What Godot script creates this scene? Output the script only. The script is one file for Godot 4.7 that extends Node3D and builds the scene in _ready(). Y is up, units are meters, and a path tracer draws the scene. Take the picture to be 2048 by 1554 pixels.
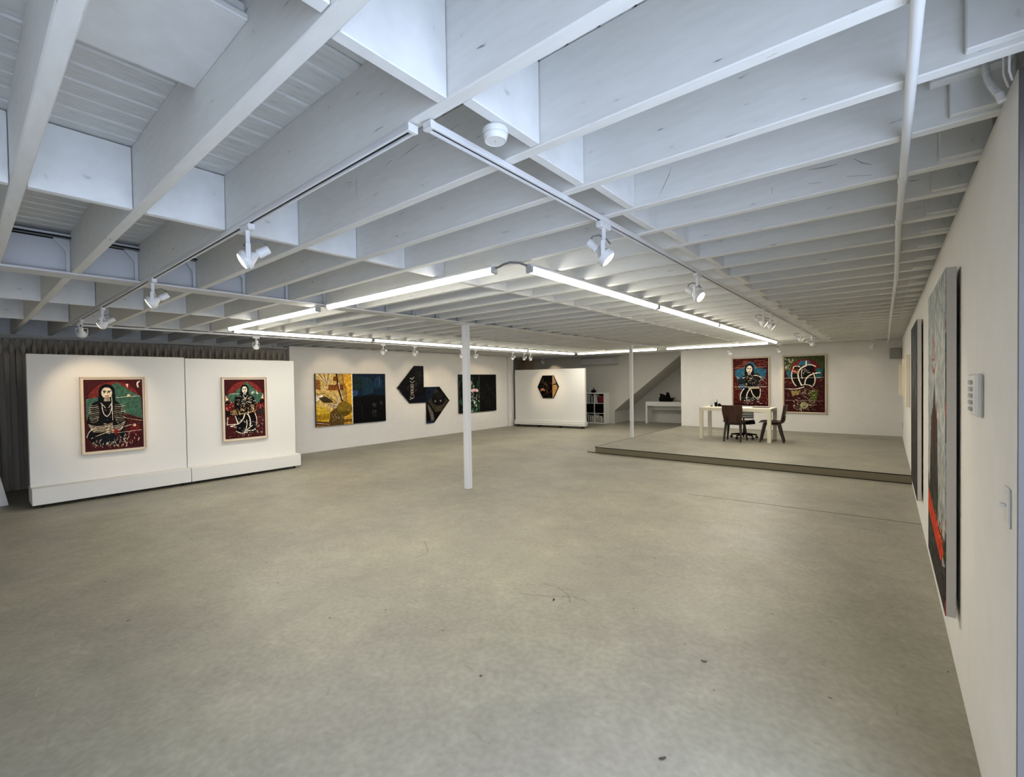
extends Node3D

# ---------------------------------------------------------------- constants
const JY := 2.40          # underside of the joists
const DY := 2.70          # underside of the deck boards
const WX := 0.283         # face of the right wall
const LX := -10.10        # face of the left wall
const PANX := -8.65       # face of the two rolling panels on the left
const BZ := -13.90        # face of the back wall
const AZ := -14.69        # face of the wall behind, with the stairs
const PY := 0.125         # top of the platform
var M := {}
var meshes := {}
var taken := {}
var rng := RandomNumberGenerator.new()

func _ready():
	rng.seed = 7
	# ---- camera
	var cam := Camera3D.new()
	cam.name = "camera"
	cam.fov = 2.0 * rad_to_deg(atan(777.0 / 910.32))
	cam.near = 0.02
	cam.far = 200.0
	var b := Basis(Vector3.UP, 0.68823) * Basis(Vector3.RIGHT, -0.0167963) * Basis(Vector3.BACK, -0.0153056)
	cam.transform = Transform3D(b, Vector3(0, 1.56, 0))
	add_child(cam)
	cam.current = true
	# ---- sky and exposure
	var env := Environment.new()
	env.background_mode = Environment.BG_SKY
	env.tonemap_mode = Environment.TONE_MAPPER_LINEAR
	env.tonemap_exposure = 1.0
	env.sdfgi_enabled = true
	env.ssao_enabled = true
	env.ssil_enabled = true
	var sm := ProceduralSkyMaterial.new()
	sm.sky_top_color = Color(0.74, 0.81, 0.93)
	sm.sky_horizon_color = Color(0.87, 0.91, 0.97)
	sm.ground_bottom_color = Color(0.55, 0.56, 0.58)
	sm.ground_horizon_color = Color(0.70, 0.72, 0.75)
	sm.energy_multiplier = 10.0
	var sky := Sky.new()
	sky.sky_material = sm
	env.sky = sky
	var we := WorldEnvironment.new()
	we.name = "world_environment"
	we.environment = env
	add_child(we)
	make_materials()
	build_shell()
	build_ceiling()
	build_lights()
	build_columns()
	build_panels()
	build_art()
	build_curtains()
	build_wall_devices()
	build_office()
	build_alcove()
	build_pipes()
	for q in [[Vector3(-0.776, 0, -2.571), 0.4, "dark dry leaf scrap on the bare floor, right of centre"], [Vector3(-1.826, 0, -2.649), 1.9, "tiny curled dark leaf scrap on the middle of the floor"], [Vector3(-0.711, 0, -1.799), 0.9, "dark flake on the floor at the bottom of the picture"]]:
		var o := thing("leaf_scrap", q[2], "leaf", q[0], q[1], "dry leaf scraps on the floor")
		var lf := func(u: float, v: float) -> Vector3:
			return Vector3((u - 0.5) * 0.034, 0.0022 + 0.004 * pow((u - 0.5) * 2.0, 2.0), (v - 0.5) * 0.011 * (0.25 + sin(PI * u)))
		part(o, "blade", sheet(lf, 8, 3, 0.001), "walnut_dark")

# ---------------------------------------------------------------- materials
func mat(key: String, c: Color, rough := 0.8, metal := 0.0, spec := 0.5) -> StandardMaterial3D:
	var m := StandardMaterial3D.new()
	m.albedo_color = c
	m.roughness = rough
	m.metallic = metal
	m.metallic_specular = spec
	M[key] = m
	return m

func noise_tex(freq: float, ramp: Gradient, oct := 4, size := 512, sd := 1, kind := FastNoiseLite.TYPE_SIMPLEX_SMOOTH, cellular := false) -> NoiseTexture2D:
	var n := FastNoiseLite.new()
	n.noise_type = kind
	n.frequency = freq
	n.fractal_octaves = oct
	n.seed = sd
	var t := NoiseTexture2D.new()
	t.width = size
	t.height = size
	t.seamless = true
	t.noise = n
	t.color_ramp = ramp
	return t

func ramp(offsets: Array, cols: Array) -> Gradient:
	var g := Gradient.new()
	g.offsets = PackedFloat32Array(offsets)
	g.colors = PackedColorArray(cols)
	return g

func tri(m: StandardMaterial3D, s: Vector3):
	m.uv1_triplanar = true
	m.uv1_world_triplanar = true
	m.uv1_scale = s

func make_materials():
	# painted timber: grain runs along x, with thin bare cracks
	var wood := mat("timber", Color(1, 1, 1), 0.6)
	wood.albedo_texture = noise_tex(0.03, ramp([0.0, 0.06, 0.10, 0.55, 1.0], [Color(0.36, 0.35, 0.33), Color(0.70, 0.695, 0.68), Color(0.86, 0.858, 0.84), Color(0.875, 0.873, 0.855), Color(0.89, 0.888, 0.875)]), 4, 512, 3)
	tri(wood, Vector3(0.35, 1.9, 1.9))
	for i in 7:
		var wv: StandardMaterial3D = wood.duplicate()
		wv.uv1_offset = Vector3(0.37 * i, 0.61 * i, 0.23 * i)
		M["timber_%d" % i] = wv
	var wood2 := mat("timber_clean", Color(1, 1, 1), 0.55)
	wood2.albedo_texture = noise_tex(0.02, ramp([0.0, 0.08, 0.5, 1.0], [Color(0.74, 0.74, 0.73), Color(0.85, 0.85, 0.84), Color(0.87, 0.87, 0.86), Color(0.89, 0.89, 0.885)]), 3, 256, 5)
	tri(wood2, Vector3(1.3, 1.3, 1.3))
	var deck := mat("deck", Color(1, 1, 1), 0.7)
	deck.albedo_texture = noise_tex(0.03, ramp([0.0, 0.07, 0.12, 1.0], [Color(0.30, 0.29, 0.27), Color(0.66, 0.66, 0.64), Color(0.80, 0.80, 0.785), Color(0.86, 0.86, 0.845)]), 4, 512, 11)
	tri(deck, Vector3(2.2, 2.2, 0.6))
	var wall := mat("wall", Color(1, 1, 1), 0.85)
	wall.albedo_texture = noise_tex(0.02, ramp([0.0, 1.0], [Color(0.86, 0.85, 0.835), Color(0.88, 0.87, 0.857)]), 4, 256, 9)
	tri(wall, Vector3(0.8, 0.8, 0.8))
	mat("ac_shade_grey", Color(0.70, 0.70, 0.70), 0.4)  # white unit; the shade it hangs in is put into this grey
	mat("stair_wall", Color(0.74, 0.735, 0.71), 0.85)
	mat("end_grey", Color(0.35, 0.335, 0.325), 0.7)
	mat("panel", Color(0.855, 0.85, 0.835), 0.75)
	mat("steel_paint", Color(0.80, 0.805, 0.81), 0.5)
	mat("web_paint", Color(0.80, 0.80, 0.81), 0.6)
	mat("column", Color(0.84, 0.845, 0.86), 0.45)
	mat("white_plastic", Color(0.88, 0.88, 0.87), 0.35)
	mat("grey_plastic", Color(0.66, 0.66, 0.66), 0.45)
	mat("speaker_grey", Color(0.55, 0.54, 0.52), 0.7)
	mat("white_metal", Color(0.87, 0.87, 0.87), 0.4)
	mat("black", Color(0.02, 0.02, 0.02), 0.7, 0.0, 0.25)
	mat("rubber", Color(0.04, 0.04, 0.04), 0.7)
	mat("cable_grey", Color(0.45, 0.45, 0.45), 0.6)
	mat("bare_frame", Color(0.79, 0.72, 0.62), 0.6)
	mat("mat_board", Color(0.88, 0.83, 0.76), 0.8)
	mat("black_edge", Color(0.03, 0.03, 0.035), 0.35)
	mat("canvas_side", Color(0.80, 0.785, 0.77), 0.9)
	mat("cream_canvas", Color(0.87, 0.84, 0.77), 0.85)
	mat("desk_white", Color(0.85, 0.83, 0.75), 0.4)
	mat("table_white", Color(0.86, 0.86, 0.84), 0.4)
	mat("paper", Color(0.9, 0.9, 0.88), 0.9)
	mat("chair_grey", Color(0.55, 0.56, 0.57), 0.7)
	mat("lit_wood_edge", Color(0.36, 0.25, 0.18), 0.5)
	mat("ground", Color(0.85, 0.85, 0.85), 0.9)
	mat("chrome", Color(0.75, 0.75, 0.75), 0.25, 1.0)
	mat("clear_plastic", Color(0.6, 0.62, 0.64), 0.15)
	var walnut := mat("walnut", Color(1, 1, 1), 0.4)
	walnut.albedo_texture = noise_tex(0.02, ramp([0.0, 0.5, 1.0], [Color(0.12, 0.06, 0.035), Color(0.22, 0.11, 0.065), Color(0.32, 0.175, 0.105)]), 3, 256, 21)
	tri(walnut, Vector3(9.0, 0.7, 9.0))
	mat("walnut_dark", Color(0.13, 0.07, 0.05), 0.45)
	var cl := mat("curtain", Color(1, 1, 1), 0.95)
	cl.albedo_texture = noise_tex(0.05, ramp([0.0, 1.0], [Color(0.54, 0.515, 0.48), Color(0.62, 0.59, 0.555)]), 3, 256, 31)
	tri(cl, Vector3(3, 3, 3))
	var cb := mat("curtain_brown", Color(0.66, 0.58, 0.48), 0.95)
	cb.rim_enabled = true
	cb.rim = 0.2
	var cw := mat("curtain_white", Color(0.82, 0.81, 0.80), 0.9)
	cw.rim_enabled = true
	cw.rim = 0.1
	# floor: worn sealed concrete
	var fl := mat("floor", Color(1, 1, 1), 0.42, 0.0, 0.45)
	fl.albedo_texture = concrete_texture()
	tri(fl, Vector3(1.0 / 7.0, 1.0 / 7.0, 1.0 / 7.0))
	fl.detail_enabled = true
	fl.detail_blend_mode = BaseMaterial3D.BLEND_MODE_MUL
	fl.roughness_texture = noise_tex(0.012, ramp([0.0, 1.0], [Color(0.75, 0.75, 0.75), Color(1, 1, 1)]), 4, 512, 44)
	fl.detail_enabled = false
	fl.roughness = 0.55
	mat("joint", Color(0.20, 0.18, 0.15), 0.9)
	mat("edge_strip", Color(0.10, 0.085, 0.07), 0.7)
	mat("riser", Color(0.45, 0.42, 0.34), 0.8)
	# glowing things
	var tube := mat("tube_lens", Color(0.95, 0.95, 0.95), 0.4)
	tube.emission_enabled = true
	tube.emission = Color(1.0, 0.98, 0.92)
	tube.emission_energy_multiplier = 16.0
	var bulb := mat("spot_lens", Color(0.95, 0.93, 0.88), 0.3)
	bulb.emission_enabled = true
	bulb.emission = Color(1.0, 0.93, 0.80)
	bulb.emission_energy_multiplier = 2.2

func concrete_texture() -> ImageTexture:
	var s := 1024
	var n1 := FastNoiseLite.new()
	n1.seed = 5
	n1.frequency = 0.006
	n1.fractal_octaves = 5
	n1.domain_warp_enabled = true
	n1.domain_warp_amplitude = 40.0
	n1.domain_warp_frequency = 0.008
	var n2 := FastNoiseLite.new()
	n2.seed = 8
	n2.frequency = 0.03
	n2.fractal_octaves = 5
	var n3 := FastNoiseLite.new()
	n3.seed = 13
	n3.frequency = 0.14
	n3.fractal_octaves = 3
	var a := n1.get_seamless_image(s, s).get_data()
	var c := n2.get_seamless_image(s, s).get_data()
	var d := n3.get_seamless_image(s, s).get_data()
	var out := PackedByteArray()
	out.resize(s * s * 3)
	for i in s * s:
		var p: float = a[i] / 255.0
		var q: float = c[i] / 255.0
		var r: float = d[i] / 255.0
		var v: float = 0.855 + 0.10 * (p - 0.5) + 0.07 * (q - 0.5) + 0.11 * (r - 0.5)
		if q > 0.72:
			v += (q - 0.72) * 0.12
		if r < 0.16 and q < 0.45:
			v -= (0.16 - r) * 0.5
		var warm: float = 0.5 + (p - 0.5) * 0.7
		out[i * 3] = int(clampf(v * 170.0, 0, 255))
		out[i * 3 + 1] = int(clampf(v * (164.5 + 1.0 * warm), 0, 255))
		out[i * 3 + 2] = int(clampf(v * (151.0 - 6.0 * warm), 0, 255))
	var im := Image.create_from_data(s, s, false, Image.FORMAT_RGB8, out)
	# scuffs, flecks and hairline cracks
	var g := RandomNumberGenerator.new()
	g.seed = 99
	for k in 70:
		im.fill_rect(Rect2i(g.randi_range(0, s - 4), g.randi_range(0, s - 4), g.randi_range(1, 2), g.randi_range(1, 2)), Color(0.16, 0.15, 0.13))
	for k in 26:
		var x := g.randf_range(0, s)
		var y := g.randf_range(0, s)
		var an := g.randf_range(-0.5, 0.5)
		for j in g.randi_range(8, 40):
			im.set_pixel(posmod(int(x), s), posmod(int(y), s), Color(0.62, 0.605, 0.55))
			x += cos(an)
			y += sin(an)
			an += g.randf_range(-0.15, 0.15)
	for k in 5:
		var x := g.randf_range(0, s)
		var y := g.randf_range(0, s)
		var an := g.randf_range(0, TAU)
		for j in g.randi_range(40, 90):
			im.set_pixel(posmod(int(x), s), posmod(int(y), s), Color(0.42, 0.40, 0.345))
			x += cos(an)
			y += sin(an)
			an += g.randf_range(-0.17, 0.17)
	# trowel and wear marks: short faint strokes, lighter and darker, mostly along one way
	for k in 1500:
		var x := g.randf_range(0, s)
		var y := g.randf_range(0, s)
		var an := g.randf_range(-0.35, 0.35) + (PI / 2 if g.randf() < 0.2 else 0.0)
		var f := g.randf_range(0.90, 1.08)
		for j in g.randi_range(3, 16):
			var px := posmod(int(x), s)
			var py := posmod(int(y), s)
			var c0 := im.get_pixel(px, py)
			im.set_pixel(px, py, Color(c0.r * f, c0.g * f, c0.b * f))
			x += cos(an)
			y += sin(an)
			an += g.randf_range(-0.12, 0.12)
	im.generate_mipmaps()
	return ImageTexture.create_from_image(im)

# ---------------------------------------------------------------- nodes
func numbered(called: String) -> String:
	var n: int = taken.get(called, 0)
	taken[called] = n + 1
	return called if n == 0 else "%s_%03d" % [called, n]

func sub_name(parent: Node, called: String) -> String:
	var k := "%d/%s" % [parent.get_instance_id(), called]
	var n: int = taken.get(k, 0)
	taken[k] = n + 1
	return called if n == 0 else "%s_%03d" % [called, n]

func tag(o: Node, label: String, category: String, group := "") -> Node:
	o.set_meta("label", label)
	o.set_meta("category", category)
	if group != "":
		o.set_meta("group", group)
	return o

func thing(called: String, label: String, category: String, at := Vector3.ZERO, turn := 0.0, group := "") -> Node3D:
	var o := Node3D.new()
	o.name = numbered(called)
	add_child(o)
	o.position = at
	o.rotation.y = turn
	tag(o, label, category, group)
	return o

func structure(called: String, label := "", category := "") -> Node3D:
	var o := Node3D.new()
	o.name = numbered(called)
	add_child(o)
	o.set_meta("kind", "structure")
	if label != "":
		o.set_meta("label", label)
		o.set_meta("category", category)
	return o

func part(parent: Node, called: String, mesh: Mesh, m, at := Vector3.ZERO, bas := Basis()) -> MeshInstance3D:
	var o := MeshInstance3D.new()
	o.name = sub_name(parent, called)
	o.mesh = mesh
	o.material_override = M[m] if m is String else m
	o.transform = Transform3D(bas, at)
	o.cast_shadow = GeometryInstance3D.SHADOW_CASTING_SETTING_ON
	parent.add_child(o, true)
	return o

func solid(called: String, mesh: Mesh, m, at: Vector3, label: String, category: String, group := "", bas := Basis()) -> MeshInstance3D:
	var o := MeshInstance3D.new()
	o.name = numbered(called)
	o.mesh = mesh
	o.material_override = M[m] if m is String else m
	o.transform = Transform3D(bas, at)
	add_child(o)
	tag(o, label, category, group)
	return o

# ---------------------------------------------------------------- shapes
func st_new() -> SurfaceTool:
	var st := SurfaceTool.new()
	st.begin(Mesh.PRIMITIVE_TRIANGLES)
	return st

func face3(st: SurfaceTool, a: Vector3, b: Vector3, c: Vector3, out: Vector3):
	var n := (b - a).cross(c - a)
	if n.length_squared() < 1e-16:
		return
	n = n.normalized()
	if n.dot(out) < 0:
		n = -n
		var t := b
		b = c
		c = t
	for p in [a, c, b]:
		st.set_normal(n)
		st.set_uv(Vector2(p.x, -p.y))
		st.add_vertex(p)

func face4(st: SurfaceTool, a: Vector3, b: Vector3, c: Vector3, d: Vector3, out: Vector3):
	face3(st, a, b, c, out)
	face3(st, a, c, d, out)

# a box with chamfered edges, centred on c
func add_box(st: SurfaceTool, c: Vector3, s: Vector3, ch := 0.0, bas := Basis()):
	var h := s * 0.5
	ch = minf(ch, minf(h.x, minf(h.y, h.z)) * 0.9)
	var ax := [Vector3.RIGHT, Vector3.UP, Vector3.BACK]
	var tf := Transform3D(bas, c)
	for i in 3:
		for sg in [-1.0, 1.0]:
			var j := (i + 1) % 3
			var k := (i + 2) % 3
			var n: Vector3 = ax[i] * sg
			var o: Vector3 = n * h[i]
			var u: Vector3 = ax[j] * (h[j] - ch)
			var v: Vector3 = ax[k] * (h[k] - ch)
			face4(st, tf * (o + u + v), tf * (o + u - v), tf * (o - u - v), tf * (o - u + v), bas * n)
	if ch <= 0.0:
		return
	for i in 3:
		var j := (i + 1) % 3
		var k := (i + 2) % 3
		for sj in [-1.0, 1.0]:
			for sk in [-1.0, 1.0]:
				var l: Vector3 = ax[i] * (h[i] - ch)
				var p: Vector3 = ax[j] * sj * h[j] + ax[k] * sk * (h[k] - ch)
				var q: Vector3 = ax[j] * sj * (h[j] - ch) + ax[k] * sk * h[k]
				face4(st, tf * (p + l), tf * (p - l), tf * (q - l), tf * (q + l), bas * (ax[j] * sj + ax[k] * sk))
	for sx in [-1.0, 1.0]:
		for sy in [-1.0, 1.0]:
			for sz in [-1.0, 1.0]:
				var g := Vector3(sx, sy, sz)
				face3(st, tf * (g * Vector3(h.x, h.y - ch, h.z - ch)), tf * (g * Vector3(h.x - ch, h.y, h.z - ch)), tf * (g * Vector3(h.x - ch, h.y - ch, h.z)), bas * g)

func box(s: Vector3, ch := 0.0) -> Mesh:
	var key := "b%s/%s" % [s, ch]
	if not meshes.has(key):
		var st := st_new()
		add_box(st, Vector3.ZERO, s, ch)
		meshes[key] = st.commit()
	return meshes[key]

# a box given by its two corners, as a part
func box_part(parent: Node, called: String, m, lo: Vector3, hi: Vector3, ch := 0.0) -> MeshInstance3D:
	return part(parent, called, box(hi - lo, ch), m, (lo + hi) * 0.5)

# profile of (radius, height) turned round y
func add_lathe(st: SurfaceTool, prof: Array, seg := 20, tf := Transform3D()):
	for i in prof.size() - 1:
		var a: Vector2 = prof[i]
		var b: Vector2 = prof[i + 1]
		var d := b - a
		if d.length() < 1e-6:
			continue
		var nr := Vector2(d.y, -d.x).normalized()
		for k in seg:
			var t0 := TAU * k / seg
			var t1 := TAU * (k + 1) / seg
			var P := []
			var N := []
			for q in [[a, t0], [a, t1], [b, t1], [b, t0]]:
				var v: Vector2 = q[0]
				P.append(tf * Vector3(v.x * cos(q[1]), v.y, v.x * sin(q[1])))
				N.append((tf.basis * Vector3(nr.x * cos(q[1]), nr.y, nr.x * sin(q[1]))).normalized())
			for ids in [[0, 1, 2], [0, 2, 3]]:
				var cr: Vector3 = (P[ids[1]] - P[ids[0]]).cross(P[ids[2]] - P[ids[0]])
				if cr.length_squared() < 1e-18:
					continue
				var order: Array = ids
				if cr.dot(N[ids[0]] + N[ids[1]] + N[ids[2]]) > 0:
					order = [ids[0], ids[2], ids[1]]
				for id in order:
					st.set_normal(N[id])
					st.set_uv(Vector2(P[id].x, P[id].y))
					st.add_vertex(P[id])

func lathe(prof: Array, seg := 20) -> Mesh:
	var st := st_new()
	add_lathe(st, prof, seg)
	return st.commit()

func add_tube(st: SurfaceTool, pts: Array, r, seg := 10):
	var rings := []
	var nrm := []
	var up := Vector3.UP
	for i in pts.size():
		var d: Vector3 = (pts[mini(i + 1, pts.size() - 1)] - pts[maxi(i - 1, 0)]).normalized()
		if absf(d.dot(up)) > 0.95:
			up = Vector3.RIGHT
		var u := d.cross(up).normalized()
		var v := u.cross(d).normalized()
		up = v
		var rr: float = r[i] if r is Array else r
		var ring := []
		var nn := []
		for k in seg:
			var t := TAU * k / seg
			var n: Vector3 = u * cos(t) + v * sin(t)
			ring.append(pts[i] + n * rr)
			nn.append(n)
		rings.append(ring)
		nrm.append(nn)
	for i in pts.size() - 1:
		for k in seg:
			var l := (k + 1) % seg
			var P := [rings[i][k], rings[i][l], rings[i + 1][l], rings[i + 1][k]]
			var N := [nrm[i][k], nrm[i][l], nrm[i + 1][l], nrm[i + 1][k]]
			for ids in [[0, 1, 2], [0, 2, 3]]:
				var cr: Vector3 = (P[ids[1]] - P[ids[0]]).cross(P[ids[2]] - P[ids[0]])
				var order: Array = ids
				if cr.dot(N[ids[0]]) > 0:
					order = [ids[0], ids[2], ids[1]]
				for id in order:
					st.set_normal(N[id])
					st.set_uv(Vector2.ZERO)
					st.add_vertex(P[id])
	for e in [0, pts.size() - 1]:
		var d: Vector3 = (pts[0] - pts[1]) if e == 0 else (pts[e] - pts[e - 1])
		for k in seg:
			face3(st, pts[e], rings[e][k], rings[e][(k + 1) % seg], d)

func tube(pts: Array, r, seg := 10) -> Mesh:
	var st := st_new()
	add_tube(st, pts, r, seg)
	return st.commit()

# polygon in x,y pushed out along z from z0 to z1; front (z1) has uv over its bounding box
func extrude(poly: PackedVector2Array, z0: float, z1: float) -> Mesh:
	var st := st_new()
	var lo := poly[0]
	var hi := poly[0]
	for p in poly:
		lo = lo.min(p)
		hi = hi.max(p)
	var idx := Geometry2D.triangulate_polygon(poly)
	for zz in [z0, z1]:
		for i in range(0, idx.size(), 3):
			var T := []
			for j in 3:
				T.append(poly[idx[i + j]])
			var n := Vector3(0, 0, 1 if zz == z1 else -1)
			var a := Vector3(T[0].x, T[0].y, zz)
			var cr := (Vector3(T[1].x, T[1].y, zz) - a).cross(Vector3(T[2].x, T[2].y, zz) - a)
			if cr.dot(n) > 0:
				T = [T[0], T[2], T[1]]
			for p in T:
				st.set_normal(n)
				st.set_uv(Vector2((p.x - lo.x) / (hi.x - lo.x), (hi.y - p.y) / (hi.y - lo.y)))
				st.add_vertex(Vector3(p.x, p.y, zz))
	var area := 0.0
	for i in poly.size():
		area += poly[i].cross(poly[(i + 1) % poly.size()])
	for i in poly.size():
		var p := poly[i]
		var q := poly[(i + 1) % poly.size()]
		var d := q - p
		var n := Vector3(d.y, -d.x, 0) * signf(area)
		face4(st, Vector3(p.x, p.y, z0), Vector3(q.x, q.y, z0), Vector3(q.x, q.y, z1), Vector3(p.x, p.y, z1), n)
	return st.commit()

# flat picture of w by h, its front at z = t; uv fill the front
func picture(w: float, h: float, t: float) -> Mesh:
	return extrude(PackedVector2Array([Vector2(-w / 2, -h / 2), Vector2(w / 2, -h / 2), Vector2(w / 2, h / 2), Vector2(-w / 2, h / 2)]), 0.0, t)

# a sheet with thickness: f(u, v) gives a point, th its thickness along the normal
func sheet(f: Callable, nu: int, nv: int, th: float) -> Mesh:
	var P := []
	var N := []
	for i in nu + 1:
		for j in nv + 1:
			var u := float(i) / nu
			var v := float(j) / nv
			var e := 0.002
			var p: Vector3 = f.call(u, v)
			var du: Vector3 = f.call(minf(u + e, 1.0), v) - f.call(maxf(u - e, 0.0), v)
			var dv: Vector3 = f.call(u, minf(v + e, 1.0)) - f.call(u, maxf(v - e, 0.0))
			P.append(p)
			N.append(du.cross(dv).normalized())
	var st := st_new()
	var w := nv + 1
	for side in [1.0, -1.0]:
		for i in nu:
			for j in nv:
				var q := [i * w + j, (i + 1) * w + j, (i + 1) * w + j + 1, i * w + j + 1]
				for ids in [[0, 1, 2], [0, 2, 3]]:
					var order: Array = [ids[0], ids[2], ids[1]] if side > 0 else ids
					for id in order:
						var k: int = q[id]
						st.set_normal(N[k] * side)
						st.set_uv(Vector2(P[k].x, P[k].y))
						st.add_vertex(P[k] + N[k] * th * 0.5 * side)
	var rim := []
	for i in nu:
		rim.append([i * w, (i + 1) * w])
		rim.append([i * w + nv, (i + 1) * w + nv])
	for j in nv:
		rim.append([j, j + 1])
		rim.append([nu * w + j, nu * w + j + 1])
	var mid: Vector3 = f.call(0.5, 0.5)
	for r in rim:
		var a: int = r[0]
		var c: int = r[1]
		face4(st, P[a] + N[a] * th * 0.5, P[c] + N[c] * th * 0.5, P[c] - N[c] * th * 0.5, P[a] - N[a] * th * 0.5, P[a] - mid)
	return st.commit()

# turn local -z towards d
func aim(d: Vector3) -> Basis:
	return Basis.looking_at(d.normalized(), Vector3.UP if absf(d.normalized().y) < 0.98 else Vector3.RIGHT)

# ---------------------------------------------------------------- room shell
func build_shell():
	var f := structure("floor")
	box_part(f, "slab", "floor", Vector3(-12.9, -0.2, -16.2), Vector3(0.62, 0.0, 2.7))
	part(f, "joint_line", box(Vector3(2.35, 0.002, 0.005)), "joint", Vector3(-0.89, 0.0008, -6.27), Basis(Vector3.UP, 0.055))
	var p := structure("platform", "low raised concrete platform with dark edges in front of the back wall", "platform")
	box_part(p, "slab", "floor", Vector3(-4.80, 0.0, BZ - 0.02), Vector3(WX + 0.02, PY, -8.60), 0.004)
	box_part(p, "riser", "riser", Vector3(-4.79, 0.012, -8.60), Vector3(WX, PY - 0.012, -8.592))
	box_part(p, "edge_strip", "edge_strip", Vector3(-4.80, PY - 0.012, -8.602), Vector3(WX, PY + 0.002, -8.588), 0.002)
	box_part(p, "edge_strip", "edge_strip", Vector3(-4.98, 0.0, -8.600), Vector3(WX, 0.012, -8.575), 0.002)
	box_part(p, "edge_strip", "edge_strip", Vector3(-4.812, PY - 0.014, BZ), Vector3(-4.795, PY + 0.002, -8.60), 0.002)
	var w := structure("wall_right")
	box_part(w, "face", "wall", Vector3(WX, -0.1, BZ - 0.1), Vector3(WX + 0.34, JY, -1.88))
	box_part(w, "end_lining", "end_grey", Vector3(WX + 0.001, -0.1, -1.88), Vector3(WX + 0.339, JY, -1.874), 0.001)  # thin sheet over the wall end, darker grey than the wall face
	# wide street doorway in line with the right wall: header above, far jamb behind the camera
	w = structure("wall_street")
	box_part(w, "jamb", "wall", Vector3(0.42, -0.1, 1.6), Vector3(0.62, JY, 2.7))
	box_part(w, "header", "wall", Vector3(0.42, 2.16, -1.88), Vector3(0.62, JY, 1.6))
	w = structure("wall_front")
	box_part(w, "face", "wall", Vector3(-12.9, -0.1, 2.5), Vector3(0.62, DY, 2.7))
	w = structure("wall_back")
	box_part(w, "face", "wall", Vector3(-4.80, -0.1, -16.1), Vector3(WX + 0.2, 2.46, BZ))
	w = structure("wall_left")
	box_part(w, "face", "wall", Vector3(-10.38, -0.1, -12.0), Vector3(LX, JY, -4.62), 0.003)
	box_part(w, "pilaster", "wall", Vector3(-10.38, -0.1, -12.27), Vector3(LX + 0.09, JY, -12.0), 0.003)
	box_part(w, "window_wall", "wall", Vector3(-10.58, -0.1, -12.27), Vector3(-10.38, JY, 2.5))
	w = structure("wall_passage")
	box_part(w, "face", "wall", Vector3(-12.9, -0.1, -16.0), Vector3(-12.7, DY, -12.0))
	box_part(w, "face", "wall", Vector3(-12.7, -0.1, -12.27), Vector3(-10.58, DY, -12.07))
	# wall with the stairs: an opening under the sloping soffit
	w = structure("wall_stairs")
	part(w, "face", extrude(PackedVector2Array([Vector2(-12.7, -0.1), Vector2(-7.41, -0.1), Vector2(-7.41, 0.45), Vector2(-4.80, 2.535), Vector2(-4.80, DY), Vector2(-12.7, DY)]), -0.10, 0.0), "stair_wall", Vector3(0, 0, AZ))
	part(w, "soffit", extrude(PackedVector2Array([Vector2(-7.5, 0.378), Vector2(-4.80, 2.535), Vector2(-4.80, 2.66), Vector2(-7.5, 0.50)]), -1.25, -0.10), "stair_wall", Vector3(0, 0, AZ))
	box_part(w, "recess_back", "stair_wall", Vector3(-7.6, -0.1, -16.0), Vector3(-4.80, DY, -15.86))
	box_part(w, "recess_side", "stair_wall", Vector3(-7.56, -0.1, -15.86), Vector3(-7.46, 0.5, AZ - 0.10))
	var g := structure("ground_outside", "grey pavement outside the street door", "pavement")
	box_part(g, "slab", "ground", Vector3(0.62, -0.3, -14.0), Vector3(26.0, -0.02, 16.0))

# ---------------------------------------------------------------- ceiling
func joist_z(k: int) -> float:
	return -0.20 - 0.3955 * k

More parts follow.
